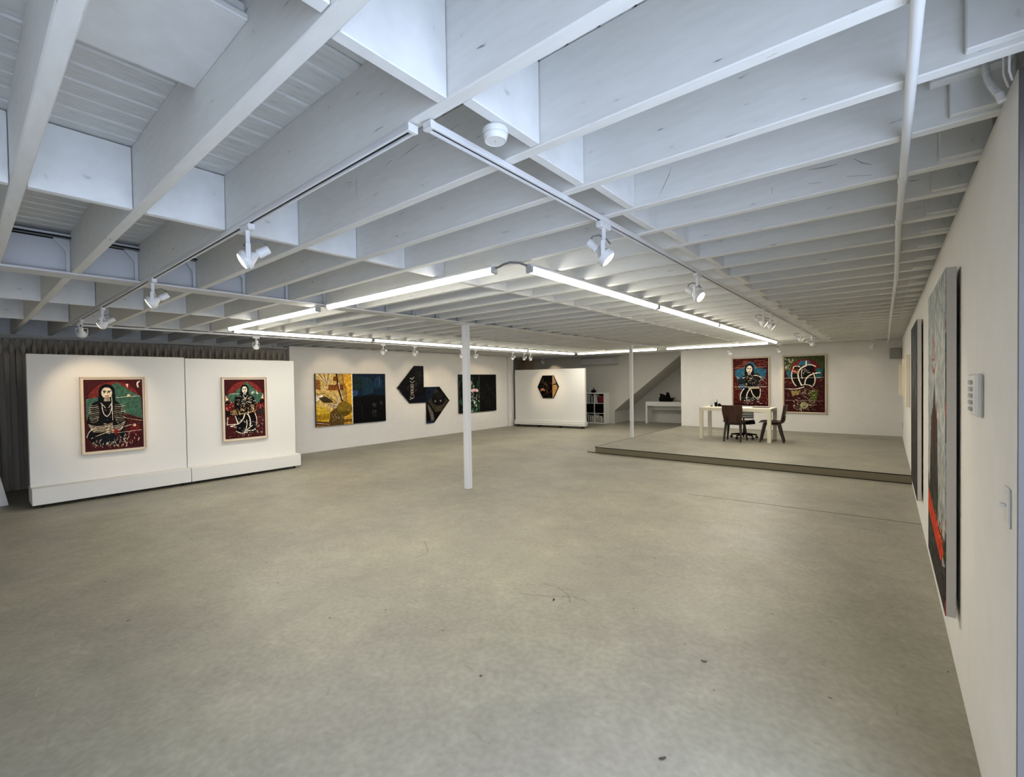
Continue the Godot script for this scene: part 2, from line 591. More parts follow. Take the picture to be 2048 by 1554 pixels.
func build_ceiling():
	var c := structure("ceiling")
	box_part(c, "roof", "timber_clean", Vector3(-12.9, DY + 0.028, -16.2), Vector3(0.62, DY + 0.2, 2.7))
	var rr := RandomNumberGenerator.new()
	rr.seed = 21
	# deck boards: run along z
	var bw := 0.1233
	var n := int((0.62 + 12.9) / bw) + 1
	var bm := [box(Vector3(bw - 0.005, 0.03, 18.7), 0.007)]
	for i in n:
		var x := 0.619 - bw * (i + 0.5)
		part(c, "deck_board", bm[0], "deck", Vector3(x + 0.02, DY + 0.015 + rr.randf_range(-0.002, 0.001), -6.75))
	# joists: two lengths that meet over the steel beam
	var th := 0.048
	var jr2 := box(Vector3(0.50 + 4.66, 0.30, th), 0.004)
	var jl := box(Vector3(12.9 - 4.80, 0.30, th), 0.004)
	var zs := []
	for k in range(-6, 37):
		var z := joist_z(k) + th * 0.5
		zs.append(z)
		var dy := rr.randf_range(-0.003, 0.003)
		part(c, "joist", jr2, "timber_%d" % posmod(k * 3, 7), Vector3((0.50 - 4.66) * 0.5, JY + 0.15 + dy, z))
		part(c, "joist", jl, "timber_%d" % posmod(k * 3 + 2, 7), Vector3((-12.9 - 4.80) * 0.5, JY + 0.15 + dy, z + 0.018 + rr.randf_range(-0.006, 0.006)))
	# blocking between the joists
	var gap := 0.3955 - th
	var bl := box(Vector3(0.042, 0.292, gap - 0.004), 0.003)
	var rows := [[-1.0, 0.026], [-2.785, 0.004], [-6.345, 0.006], [-8.13, 0.01]]
	for i in zs.size() - 1:
		var zc: float = (zs[i] + zs[i + 1]) * 0.5
		for r in rows:
			var flip: float = (1.0 if i % 2 == 0 else -1.0)
			var left: bool = r[0] < -4.8
			part(c, "blocking_board", bl, "timber_clean", Vector3(r[0] + flip * r[1], JY + 0.148 + rr.randf_range(-0.003, 0.004), zc + (0.018 if left else 0.0)))
	# rim boards close the joists over the walls
	box_part(c, "rim_board", "timber_clean", Vector3(0.50, JY, -16.0), Vector3(0.54, DY, -1.9))
	box_part(c, "rim_board", "timber_clean", Vector3(0.50, JY, -1.9), Vector3(0.54, DY, 2.7))
	box_part(c, "rim_board", "timber_clean", Vector3(-10.42, JY, -12.2), Vector3(-10.38, DY, 2.6))
	# cleats where the joists meet the right wall
	var cleat := box(Vector3(0.15, 0.285, 0.03), 0.003)
	var stub := box(Vector3(0.19, 0.035, 0.045), 0.003)
	for k in range(4, 34):
		var z := joist_z(k) + th
		part(c, "cleat", cleat, "timber_clean", Vector3(WX - 0.045, JY + 0.155, z + 0.015))
		part(c, "ledger_stub", stub, "timber_clean", Vector3(WX - 0.075, JY + 0.15 + rr.randf_range(-0.02, 0.05), z + 0.05))
	# lowered patch board in one bay, with the trimmer above it
	box_part(c, "patch_board", "timber_clean", Vector3(-1.86, 2.595, -0.548), Vector3(-1.40, 2.615, -0.20), 0.003)
	box_part(c, "patch_trimmer", "timber_clean", Vector3(-1.50, 2.61, -0.548), Vector3(-1.42, 2.655, -0.20), 0.003)
	# steel beam: bottom flange, web, top flange, stiffener plates
	var gx := -4.70
	box_part(c, "beam_flange", "steel_paint", Vector3(gx - 0.10, JY - 0.012, -13.95), Vector3(gx + 0.10, JY + 0.004, 2.5), 0.002)
	box_part(c, "beam_web", "web_paint", Vector3(gx - 0.008, JY + 0.002, -14.0), Vector3(gx + 0.008, DY, 2.5))
	box_part(c, "beam_flange", "steel_paint", Vector3(gx - 0.10, DY - 0.04, -13.95), Vector3(gx + 0.10, DY - 0.025, 2.5), 0.002)
	var gus := extrude(PackedVector2Array([Vector2(0, 0), Vector2(0.022, 0), Vector2(0.022, 0.15), Vector2(0.085, 0.235), Vector2(0.085, 0.255), Vector2(0, 0.255)]), -0.006, 0.006)
	var pack := box(Vector3(0.010, 0.255, 0.022), 0.001)
	for k in range(-4, 33):
		var zf := joist_z(k)
		part(c, "corner_plate", gus, "steel_paint", Vector3(gx + 0.045, JY + 0.006, joist_z(k + 1) + th + 0.002), Basis(Vector3.UP, -PI / 2))
	# open cracks in the painted joists
	mat("bare_wood", Color(0.16, 0.13, 0.10), 0.9)
	for q in [[-1.337, [-1.343, 2.626, -1.418, 2.616, -1.48, 2.617, -1.572, 2.621]], [-1.337, [-1.61, 2.627, -1.631, 2.629, -1.703, 2.62, -1.779, 2.609]], [-1.337, [-1.81, 2.612, -1.837, 2.623, -1.903, 2.595]],
			[-1.337, [-2.119, 2.66, -2.132, 2.592, -2.119, 2.49]], [-2.128, [-0.768, 2.55, -0.785, 2.506, -0.807, 2.466, -0.836, 2.413]],
			[-2.523, [-0.277, 2.517, -0.221, 2.51, -0.166, 2.509]], [-2.523, [-0.109, 2.515, -0.083, 2.489, -0.048, 2.469]], [-2.523, [-0.278, 2.453, -0.227, 2.445]], [-2.523, [-0.135, 2.444, -0.048, 2.425]], [-2.523, [-0.427, 2.478, -0.426, 2.445]]]:
		var cp := []
		for i in range(0, q[1].size(), 2):
			cp.append(Vector3(q[1][i], q[1][i + 1], q[0] - 0.0020))
		var rad := []
		for i in cp.size():
			rad.append(0.0005 if i == 0 or i == cp.size() - 1 else 0.0011)
		part(c, "crack", tube(cp, rad, 6), "bare_wood")
	# dark cables lying on the beam in the near bays
	var cb := thing("cable_bundle", "thin dark cables lying along the top of the steel beam", "cables", Vector3(gx, 0, 0))
	for i in 5:
		var pts := []
		for j in 36:
			var z := 0.6 - j * 0.1
			pts.append(Vector3(0.05 + 0.012 * i + 0.01 * sin(z * 3.0 + i), DY - 0.055 + 0.006 * (i % 3), z))
		part(cb, "cable", tube(pts, 0.005, 6), "black" if i % 2 == 0 else "cable_grey")

# ---------------------------------------------------------------- lamps
func strip_light(a: Vector3, c: Vector3, label: String, energy := 1.0):
	var along_x: bool = absf(a.x - c.x) > absf(a.z - c.z)
	var length := (c - a).length()
	var o := thing("tube_light", label, "tube light", (a + c) * 0.5, 0.0 if along_x else PI / 2, "bright tube lights in a square under the ceiling")
	var L := length - 0.02
	part(o, "housing", box(Vector3(L, 0.022, 0.062), 0.004), "white_metal", Vector3(0, -0.013, 0))
	# glowing half-round lens
	var poly := PackedVector2Array()
	for i in 9:
		var t := PI + PI * i / 8.0
		poly.append(Vector2(cos(t) * 0.028, sin(t) * 0.040))
	part(o, "tube_lens", extrude(poly, -L / 2 + 0.02, L / 2 - 0.02), "tube_lens", Vector3(0, -0.0245, 0), Basis(Vector3.UP, PI / 2))
	for s in [-1.0, 1.0]:
		part(o, "end_cap", box(Vector3(0.022, 0.056, 0.060), 0.006), "grey_plastic", Vector3(s * (L / 2 - 0.011), -0.036, 0))
	var l := AreaLight3D.new()
	l.name = "tube_glow"
	l.area_size = Vector2(L - 0.05, 0.05)
	l.area_normalize_energy = true
	l.light_energy = energy
	l.light_color = Color(1.0, 0.968, 0.905)
	l.shadow_enabled = true
	l.area_range = 30.0
	l.area_attenuation = 2.0
	l.position = Vector3(0, -0.068, 0)
	l.rotation = Vector3(-PI / 2, 0, 0)
	o.add_child(l)

func spot(at: Vector3, target: Vector3, label: String, group: String, energy := 0.7, along_x := false, angle := 24.0):
	# at: point on the underside of the track; the lamp hangs below it in a yoke
	var o := thing("track_spotlight", label, "spotlight", at, 0.0, group)
	var ad := box(Vector3(0.11, 0.03, 0.034), 0.004) if along_x else box(Vector3(0.034, 0.03, 0.11), 0.004)
	part(o, "adapter", ad, "white_metal", Vector3(0, -0.012, 0))
	var piv := Vector3(0, -0.165, 0)
	var d := (target - (at + piv)).normalized()
	var yaw := atan2(-d.x, -d.z)
	var yb := Basis(Vector3.UP, yaw)
	part(o, "yoke", _yoke(), "white_metal", Vector3.ZERO, yb)
	var hb := aim(d)
	var body := part(o, "lamp_body", _spot_mesh("body"), "white_metal", piv, hb)
	part(body, "lamp_ring", _spot_mesh("ring"), "white_metal")
	part(body, "lamp_lens", _spot_mesh("lens"), "spot_lens")
	part(body, "socket", _spot_mesh("socket"), "white_metal")
	part(body, "lamp_cord", _spot_mesh("cord"), "cable_grey")
	var l := SpotLight3D.new()
	l.name = "lamp_beam"
	l.light_energy = energy * 0.7
	l.light_color = Color(1.0, 0.89, 0.73)
	l.spot_angle = angle
	l.spot_angle_attenuation = 0.6
	l.spot_range = 30.0
	l.spot_attenuation = 2.0
	l.light_size = 0.05
	l.shadow_enabled = true
	l.transform = Transform3D(hb, piv + d * 0.055)
	o.add_child(l)

func _yoke() -> Mesh:
	if not meshes.has("yoke"):
		var st := st_new()
		add_box(st, Vector3(0, -0.06, 0), Vector3(0.022, 0.08, 0.02), 0.003)
		add_box(st, Vector3(0, -0.102, 0), Vector3(0.106, 0.007, 0.022), 0.002)
		for s in [-1.0, 1.0]:
			add_box(st, Vector3(s * 0.052, -0.136, 0), Vector3(0.005, 0.074, 0.022), 0.002)
		meshes["yoke"] = st.commit()
	return meshes["yoke"]

func _spot_mesh(which: String) -> Mesh:
	var key := "spot_" + which
	if meshes.has(key):
		return meshes[key]
	var st := st_new()
	# lathe axis y turned so that +y becomes -z (forward)
	var tf := Transform3D(Basis(Vector3.RIGHT, -PI / 2).scaled(Vector3.ONE * 0.72), Vector3.ZERO)
	match which:
		"ring":
			add_lathe(st, [Vector2(0.062, 0.0), Vector2(0.068, 0.0), Vector2(0.068, 0.030), Vector2(0.062, 0.030), Vector2(0.062, 0.0)], 28, tf)
		"body":
			add_lathe(st, [Vector2(0.018, -0.085), Vector2(0.022, -0.06), Vector2(0.040, -0.03), Vector2(0.060, 0.0), Vector2(0.0615, 0.040), Vector2(0.057, 0.046)], 28, tf)
		"lens":
			add_lathe(st, [Vector2(0.0575, 0.043), Vector2(0.050, 0.050), Vector2(0.034, 0.055), Vector2(0.0, 0.057)], 28, tf)
		"socket":
			add_lathe(st, [Vector2(0.0, -0.155), Vector2(0.027, -0.155), Vector2(0.031, -0.150), Vector2(0.033, -0.080), Vector2(0.028, -0.068), Vector2(0.018, -0.068)], 20, tf)
		"cord":
			add_tube(st, [Vector3(0, 0.008, 0.108), Vector3(0, 0.035, 0.115), Vector3(0, 0.06, 0.095), Vector3(0, 0.07, 0.05), Vector3(0, 0.064, 0.015)], 0.004, 6)
	meshes[key] = st.commit()
	return meshes[key]

func track(a: Vector3, c: Vector3, label: String):
	var along_x: bool = absf(a.x - c.x) > absf(a.z - c.z)
	var L := (c - a).length()
	var o := thing("lighting_track", label, "lighting track", (a + c) * 0.5, 0.0 if along_x else PI / 2)
	# channel: two walls and a back, dark slot between
	part(o, "rail", box(Vector3(L, 0.006, 0.036), 0.001), "white_metal", Vector3(0, -0.003, 0))
	for s in [-1.0, 1.0]:
		part(o, "rail_side", box(Vector3(L, 0.020, 0.010), 0.001), "white_metal", Vector3(0, -0.013, s * 0.013))
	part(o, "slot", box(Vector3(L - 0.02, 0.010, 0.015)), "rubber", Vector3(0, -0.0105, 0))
	for s in [-1.0, 1.0]:
		part(o, "end_cap", box(Vector3(0.018, 0.026, 0.040), 0.002), "white_metal", Vector3(s * L / 2, -0.012, 0))

func build_lights():
	var ty := JY - 0.004
	var e := 2.5
	# square of tube lights
	strip_light(Vector3(-7.22, ty, -2.47), Vector3(-4.69, ty, -2.47), "tube light near the ceiling's left front corner, left of the steel beam", e)
	strip_light(Vector3(-4.51, ty, -2.47), Vector3(-2.16, ty, -2.47), "tube light nearest the camera, between the steel beam and a loose cable", e)
	var names_l := ["first tube light of the left row, next to the front corner", "second tube light of the left row, seen left of the near column", "third tube light of the left row, seen right of the near column", "last tube light of the left row, nearest the air conditioner"]
	var names_r := ["first tube light of the right row, joined by a cable at its near end", "second tube light of the right row", "third tube light of the right row", "last tube light of the right row, nearest the back wall"]
	for i in 4:
		var z0 := -2.56 - i * 2.37
		strip_light(Vector3(-7.40, ty, z0), Vector3(-7.40, ty, z0 - 2.36), names_l[i], e)
		strip_light(Vector3(-1.975, ty, z0 - 0.04), Vector3(-1.975, ty, z0 - 2.40), names_r[i], e)
	strip_light(Vector3(-7.34, ty, -12.12), Vector3(-4.80, ty, -12.12), "tube light in front of the stair wall, left of the far column's beam", e)
	strip_light(Vector3(-4.58, ty, -12.12), Vector3(-2.12, ty, -12.12), "tube light above the desk, parallel to the back wall", e)
	var k := thing("light_cable", "grey cable looping between the two nearest tube lights", "cable", Vector3(-2.1, JY, -2.5))
	part(k, "cord", tube([Vector3(-0.075, -0.03, 0.03), Vector3(-0.03, -0.028, 0.035), Vector3(0.02, -0.018, 0.04), Vector3(0.07, -0.012, 0.03), Vector3(0.115, -0.014, -0.02), Vector3(0.125, -0.022, -0.10)], 0.008, 8), "cable_grey")
	for p in [Vector3(-0.075, -0.03, 0.03), Vector3(0.125, -0.022, -0.10)]:
		part(k, "plug", lathe([Vector2(0, -0.014), Vector2(0.014, -0.012), Vector2(0.014, 0.012), Vector2(0, 0.014)], 12), "grey_plastic", p, Basis(Vector3.FORWARD, PI / 2))
	# tracks
	var tk := JY - 0.004
	track(Vector3(-1.135, tk, -0.98), Vector3(-1.135, tk, -12.3), "white lighting track running straight away from the camera on the right")
	track(Vector3(-8.25, tk, -0.955), Vector3(-1.19, tk, -0.955), "white lighting track crossing the near ceiling from the middle to the left")
	track(Vector3(-8.25, tk, -1.02), Vector3(-8.25, tk, -12.9), "white lighting track along the left wall, above the rolling panels")
	track(Vector3(-4.4, tk, -13.03), Vector3(0.2, tk, -13.03), "white lighting track along the back wall above the desk")
	var sy := tk - 0.0262
	var R := "spotlights on the right track"
	spot(Vector3(-1.135, sy, -2.15), Vector3(0.28, 0.7, -2.75), "nearest spotlight on the right track, lamp face bright", R, 0.15)
	spot(Vector3(-1.135, sy, -3.676), Vector3(0.28, 1.2, -3.4), "second spotlight on the right track, above the first tube light", R, 0.6)
	spot(Vector3(-1.135, sy, -6.12), Vector3(0.28, 1.2, -6.5), "left spotlight of the close pair on the right track", R, 0.6)
	spot(Vector3(-1.135, sy, -6.58), Vector3(0.28, 1.1, -7.0), "right spotlight of the close pair on the right track", R, 0.6)
	spot(Vector3(-1.135, sy, -9.17), Vector3(0.28, 1.4, -9.6), "fifth spotlight along the right track, above the right painting's top corner", R, 0.6)
	spot(Vector3(-1.135, sy, -10.76), Vector3(0.28, 1.4, -11.8), "last spotlight on the right track, close to the back wall", R, 0.6)
	var F := "spotlights on the front track"
	spot(Vector3(-2.517, sy, -0.955), Vector3(-3.2, 0.9, 1.0), "largest spotlight, on the track crossing the near left ceiling", F, 0.8, true, 24.0)
	spot(Vector3(-4.305, sy, -0.955), Vector3(-5.0, 0.9, 1.0), "second spotlight on the front track, next to the steel beam", F, 0.8, true, 24.0)
	spot(Vector3(-6.207, sy, -0.955), Vector3(-6.9, 0.9, 1.0), "third spotlight on the front track, over the left rolling panel", F, 0.8, true, 24.0)
	spot(Vector3(-7.45, sy, -0.955), Vector3(-8.65, 1.35, -1.25), "spotlight at the left end of the front track, seen from behind", F, 1.5, true, 28.0)
	var G := "spotlights on the left track"
	var lz := [[-3.22, "spotlight on the left track above the right rolling panel", Vector3(-8.65, 1.0, -3.2), 0.35],
		[-5.744, "left one of two spotlights above the yellow and blue diptych", Vector3(LX, 1.55, -5.6), 1.5],
		[-6.58, "right one of two spotlights above the yellow and blue diptych", Vector3(LX, 1.5, -6.7), 1.3],
		[-8.05, "spotlight on the left track just left of the near column", Vector3(LX, 1.4, -8.0), 1.2],
		[-8.56, "spotlight on the left track just right of the near column", Vector3(LX, 1.3, -8.9), 1.2],
		[-10.08, "spotlight on the left track above the green and black painting", Vector3(LX, 1.4, -10.4), 1.4],
		[-10.62, "left lamp of the bright double spotlight near the left wall's end", Vector3(LX, 1.3, -11.0), 1.0],
		[-10.92, "right lamp of the bright double spotlight near the left wall's end", Vector3(-8.6, 1.4, -12.3), 1.6]]
	for q in lz:
		spot(Vector3(-8.25, sy, q[0]), q[2], q[1], G, q[3])
	var B := "spotlights on the back track"
	spot(Vector3(-3.20, sy, -13.03), Vector3(-2.9, 1.5, BZ), "spotlight above the left painting on the back wall", B, 0.55, true, 32.0)
	spot(Vector3(-2.055, sy, -13.03), Vector3(-1.7, 1.5, BZ), "spotlight above the right painting on the back wall", B, 0.55, true, 32.0)
	spot(Vector3(-0.25, sy, -13.03), Vector3(-0.6, 1.5, BZ), "spotlight on the back track near the grey loudspeaker", B, 0.12, true, 32.0)
	spot(Vector3(-10.0, JY - 0.005, -14.0), Vector3(-9.9, 1.6, AZ), "small spotlight above the rolling panel with the hexagon", "spotlight behind the hexagon panel", 0.55, true, 40.0)

# ---------------------------------------------------------------- columns
func build_columns():
	for q in [[Vector3(-4.71, 0, -4.69), 0.088, "white square steel column standing in the middle of the floor", 0.0], [Vector3(-4.835, 0, -10.50), 0.072, "white square steel column at the edge of the platform", 0.0]]:
		var o := thing("steel_column", q[2], "column", q[0])
		var w: float = q[1]
		part(o, "post", box(Vector3(w, JY - 0.024, w), 0.006), "column", Vector3(0, (JY - 0.024) / 2, 0))
		part(o, "top_plate", box(Vector3(0.12, 0.012, 0.30), 0.002), "column", Vector3(0, JY - 0.018, 0))
		for s in [-1.0, 1.0]:
			part(o, "bolt", lathe([Vector2(0, -0.01), Vector2(0.011, -0.01), Vector2(0.011, 0.0)], 6), "column", Vector3(0, JY - 0.024, s * 0.11))

# ---------------------------------------------------------------- rolling panels
func rolling_panel(label: String, at: Vector3, turn: float, w: float, h: float, proj: float, plinth_h: float, gap: float, both: bool, casters: int):
	# local: face at z = 0 looking along +z, x from 0 to w
	var o := thing("rolling_display_panel", label, "display panel", at, turn, "white rolling display panels")
	var th := 0.12
	part(o, "panel", box(Vector3(w - 0.006, h - gap - 0.01, th), 0.004), "panel", Vector3(w / 2, (h + gap + 0.01) / 2, -th / 2))
	var back := -th - (proj if both else 0.1)
	part(o, "plinth", box(Vector3(w - 0.004, plinth_h - gap, proj - back), 0.006), "panel", Vector3(w / 2, (plinth_h + gap) / 2, (proj + back) / 2))
	if both:
		part(o, "moulding", box(Vector3(w + 0.02, 0.022, proj - back + 0.02), 0.006), "panel", Vector3(w / 2, plinth_h - 0.09, (proj + back) / 2))
	for i in casters:
		for s in [0.0, 1.0]:
			var x := lerpf(0.10, w - 0.10, float(i) / (casters - 1))
			var z := lerpf(back + 0.06, proj - 0.06, s)
			var r := gap * 0.5
			part(o, "caster", lathe([Vector2(0, -0.012), Vector2(r * 0.85, -0.012), Vector2(r, -0.006), Vector2(r, 0.006), Vector2(r * 0.85, 0.012), Vector2(0, 0.012)], 14), "rubber", Vector3(x, r, z), Basis(Vector3.FORWARD, PI / 2))

func build_panels():
	rolling_panel("left half of the wide white rolling panel, carrying the larger seated portrait", Vector3(PANX, 0, -0.565), PI / 2, 1.735, 2.012, 0.20, 0.26, 0.045, false, 3)
	rolling_panel("right half of the wide white rolling panel, carrying the smaller portrait", Vector3(PANX, 0, -2.303), PI / 2, 1.735, 2.0, 0.20, 0.26, 0.045, false, 3)
	rolling_panel("white rolling panel on dark wheels carrying the hexagon picture", Vector3(-9.88, 0, -12.17), 0.173, 2.545, 1.928, 0.07, 0.235, 0.075, true, 4)

# ---------------------------------------------------------------- pictures
class Painter:
	var im: Image
	var w: int
	var h: int
	var g := RandomNumberGenerator.new()
	func _init(ww: int, hh: int, c: Color, sd := 1):
		w = ww
		h = hh
		im = Image.create(w, h, false, Image.FORMAT_RGB8)
		im.fill(c)
		g.seed = sd
	func poly(pts: Array, c: Color):
		var P := []
		for p in pts:
			P.append(Vector2(p.x * w, p.y * h))
		_fill(P, c)
	func _fill(P: Array, c: Color):
		var y0 := h
		var y1 := 0
		for p in P:
			y0 = mini(y0, int(floor(p.y)))
			y1 = maxi(y1, int(ceil(p.y)))
		for y in range(maxi(y0, 0), mini(y1, h - 1) + 1):
			var yc := y + 0.5
			var xs := []
			for i in P.size():
				var a: Vector2 = P[i]
				var b: Vector2 = P[(i + 1) % P.size()]
				if (a.y <= yc) != (b.y <= yc):
					xs.append(a.x + (yc - a.y) / (b.y - a.y) * (b.x - a.x))
			xs.sort()
			for i in range(0, xs.size() - 1, 2):
				var x0 := maxi(int(round(xs[i])), 0)
				var x1 := mini(int(round(xs[i + 1])), w)
				if x1 > x0:
					im.fill_rect(Rect2i(x0, y, x1 - x0, 1), c)
	func oval(u: float, v: float, ru: float, rv: float, c: Color, a := 0.0):
		var P := []
		for i in 20:
			var t := TAU * i / 20
			var q := Vector2(cos(t) * ru * w, sin(t) * rv * h).rotated(a)
			P.append(Vector2(u * w, v * h) + q)
		_fill(P, c)
	func stroke(pts: Array, wd: float, c: Color):
		for i in pts.size() - 1:
			var a := Vector2(pts[i].x * w, pts[i].y * h)
			var b := Vector2(pts[i + 1].x * w, pts[i + 1].y * h)
			var d := (b - a)
			if d.length() < 0.01:
				continue
			var n := Vector2(-d.y, d.x).normalized() * wd * w * 0.5
			_fill([a + n, b + n, b - n, a - n], c)
			if wd * w > 3.0:
				oval(pts[i + 1].x, pts[i + 1].y, wd * 0.5, wd * 0.5 * w / h, c)
		oval(pts[0].x, pts[0].y, wd * 0.5, wd * 0.5 * w / h, c)
	func curve(a: Vector2, m: Vector2, b: Vector2, wd: float, c: Color):
		var P := []
		for i in 9:
			var t := i / 8.0
			P.append(a * (1 - t) * (1 - t) + m * 2 * t * (1 - t) + b * t * t)
		stroke(P, wd, c)
	# scattered short dashes inside a box
	func dashes(n: int, u0: float, v0: float, u1: float, v1: float, l: float, wd: float, cols: Array, ang0: float, ang1: float):
		for i in n:
			var p := Vector2(g.randf_range(u0, u1), g.randf_range(v0, v1))
			var t := g.randf_range(ang0, ang1)
			var k := g.randf_range(0.4, 1.0) * l
			var q := p + Vector2(cos(t), sin(t) * w / h) * k
			var m := (p + q) * 0.5 + Vector2(g.randf_range(-0.3, 0.3), g.randf_range(-0.3, 0.3)) * k
			stroke([p, p.lerp(m, 0.6), q.lerp(m, 0.6), q], wd * g.randf_range(0.5, 1.2), cols[g.randi() % cols.size()])
	func texture() -> ImageTexture:
		# weave and pigment grain
		var nz := FastNoiseLite.new()
		nz.seed = g.randi() % 1000
		nz.frequency = 0.045
		nz.fractal_octaves = 4
		for y in h:
			for x in w:
				var c := im.get_pixel(x, y)
				var k := 0.93 + 0.12 * g.randf() + 0.32 * nz.get_noise_2d(x, y * 0.7)
				im.set_pixel(x, y, Color(c.r * k, c.g * k, c.b * k))
		im.generate_mipmaps()
		return ImageTexture.create_from_image(im)
	func face(u: float, v: float, s: float, skin: Color, dark: Color):
		# s: half width of the face in u
		var a := float(w) / h
		oval(u, v - s * 0.15 * a, s * 1.55, s * 1.75 * a, dark)
		poly([Vector2(u - s * 1.5, v), Vector2(u - s * 1.65, v + s * 2.2 * a), Vector2(u - s * 0.6, v + s * 2.4 * a), Vector2(u + s * 0.6, v + s * 2.4 * a), Vector2(u + s * 1.6, v + s * 2.2 * a), Vector2(u + s * 1.5, v)], dark)
		oval(u, v + s * 0.25 * a, s, s * 1.4 * a, skin)
		poly([Vector2(u - s * 0.5, v + s * 1.3 * a), Vector2(u + s * 0.5, v + s * 1.3 * a), Vector2(u + s * 0.6, v + s * 2.3 * a), Vector2(u - s * 0.6, v + s * 2.3 * a)], skin.darkened(0.35))
		for k in [-1.0, 1.0]:
			stroke([Vector2(u + k * s * 0.2, v - s * 0.18 * a), Vector2(u + k * s * 0.7, v - s * 0.22 * a)], s * 0.2, dark)
			oval(u + k * s * 0.45, v + s * 0.08 * a, s * 0.22, s * 0.14 * a, dark)
		stroke([Vector2(u + s * 0.1, v + s * 0.1 * a), Vector2(u + s * 0.16, v + s * 0.6 * a)], s * 0.14, skin.darkened(0.5))
		stroke([Vector2(u - s * 0.32, v + s * 0.98 * a), Vector2(u + s * 0.32, v + s * 0.98 * a)], s * 0.22, Color(0.32, 0.12, 0.1))
		poly([Vector2(u - s * 1.02, v - s * 0.4 * a), Vector2(u - s * 0.5, v - s * 1.05 * a), Vector2(u + s * 0.6, v - s * 1.05 * a), Vector2(u + s * 1.02, v - s * 0.4 * a), Vector2(u + s * 0.9, v - s * 1.4 * a), Vector2(u - s * 0.9, v - s * 1.4 * a)], dark)

func pic_mat(p: Painter, rough := 0.45) -> StandardMaterial3D:
	var m := StandardMaterial3D.new()
	m.albedo_texture = p.texture()
	m.roughness = rough
	m.metallic_specular = 0.2
	return m

func v2(a: Array) -> Array:
	var o := []
	for i in range(0, a.size(), 2):
		o.append(Vector2(a[i], a[i + 1]))
	return o

const MAROON := Color(0.25, 0.075, 0.082)
const RED := Color(0.44, 0.15, 0.13)
const GREEN := Color(0.235, 0.365, 0.305)
const BLUE := Color(0.16, 0.36, 0.46)
const CREAM := Color(0.86, 0.76, 0.60)
const PALE := Color(0.90, 0.86, 0.79)
const INK := Color(0.035, 0.03, 0.035)

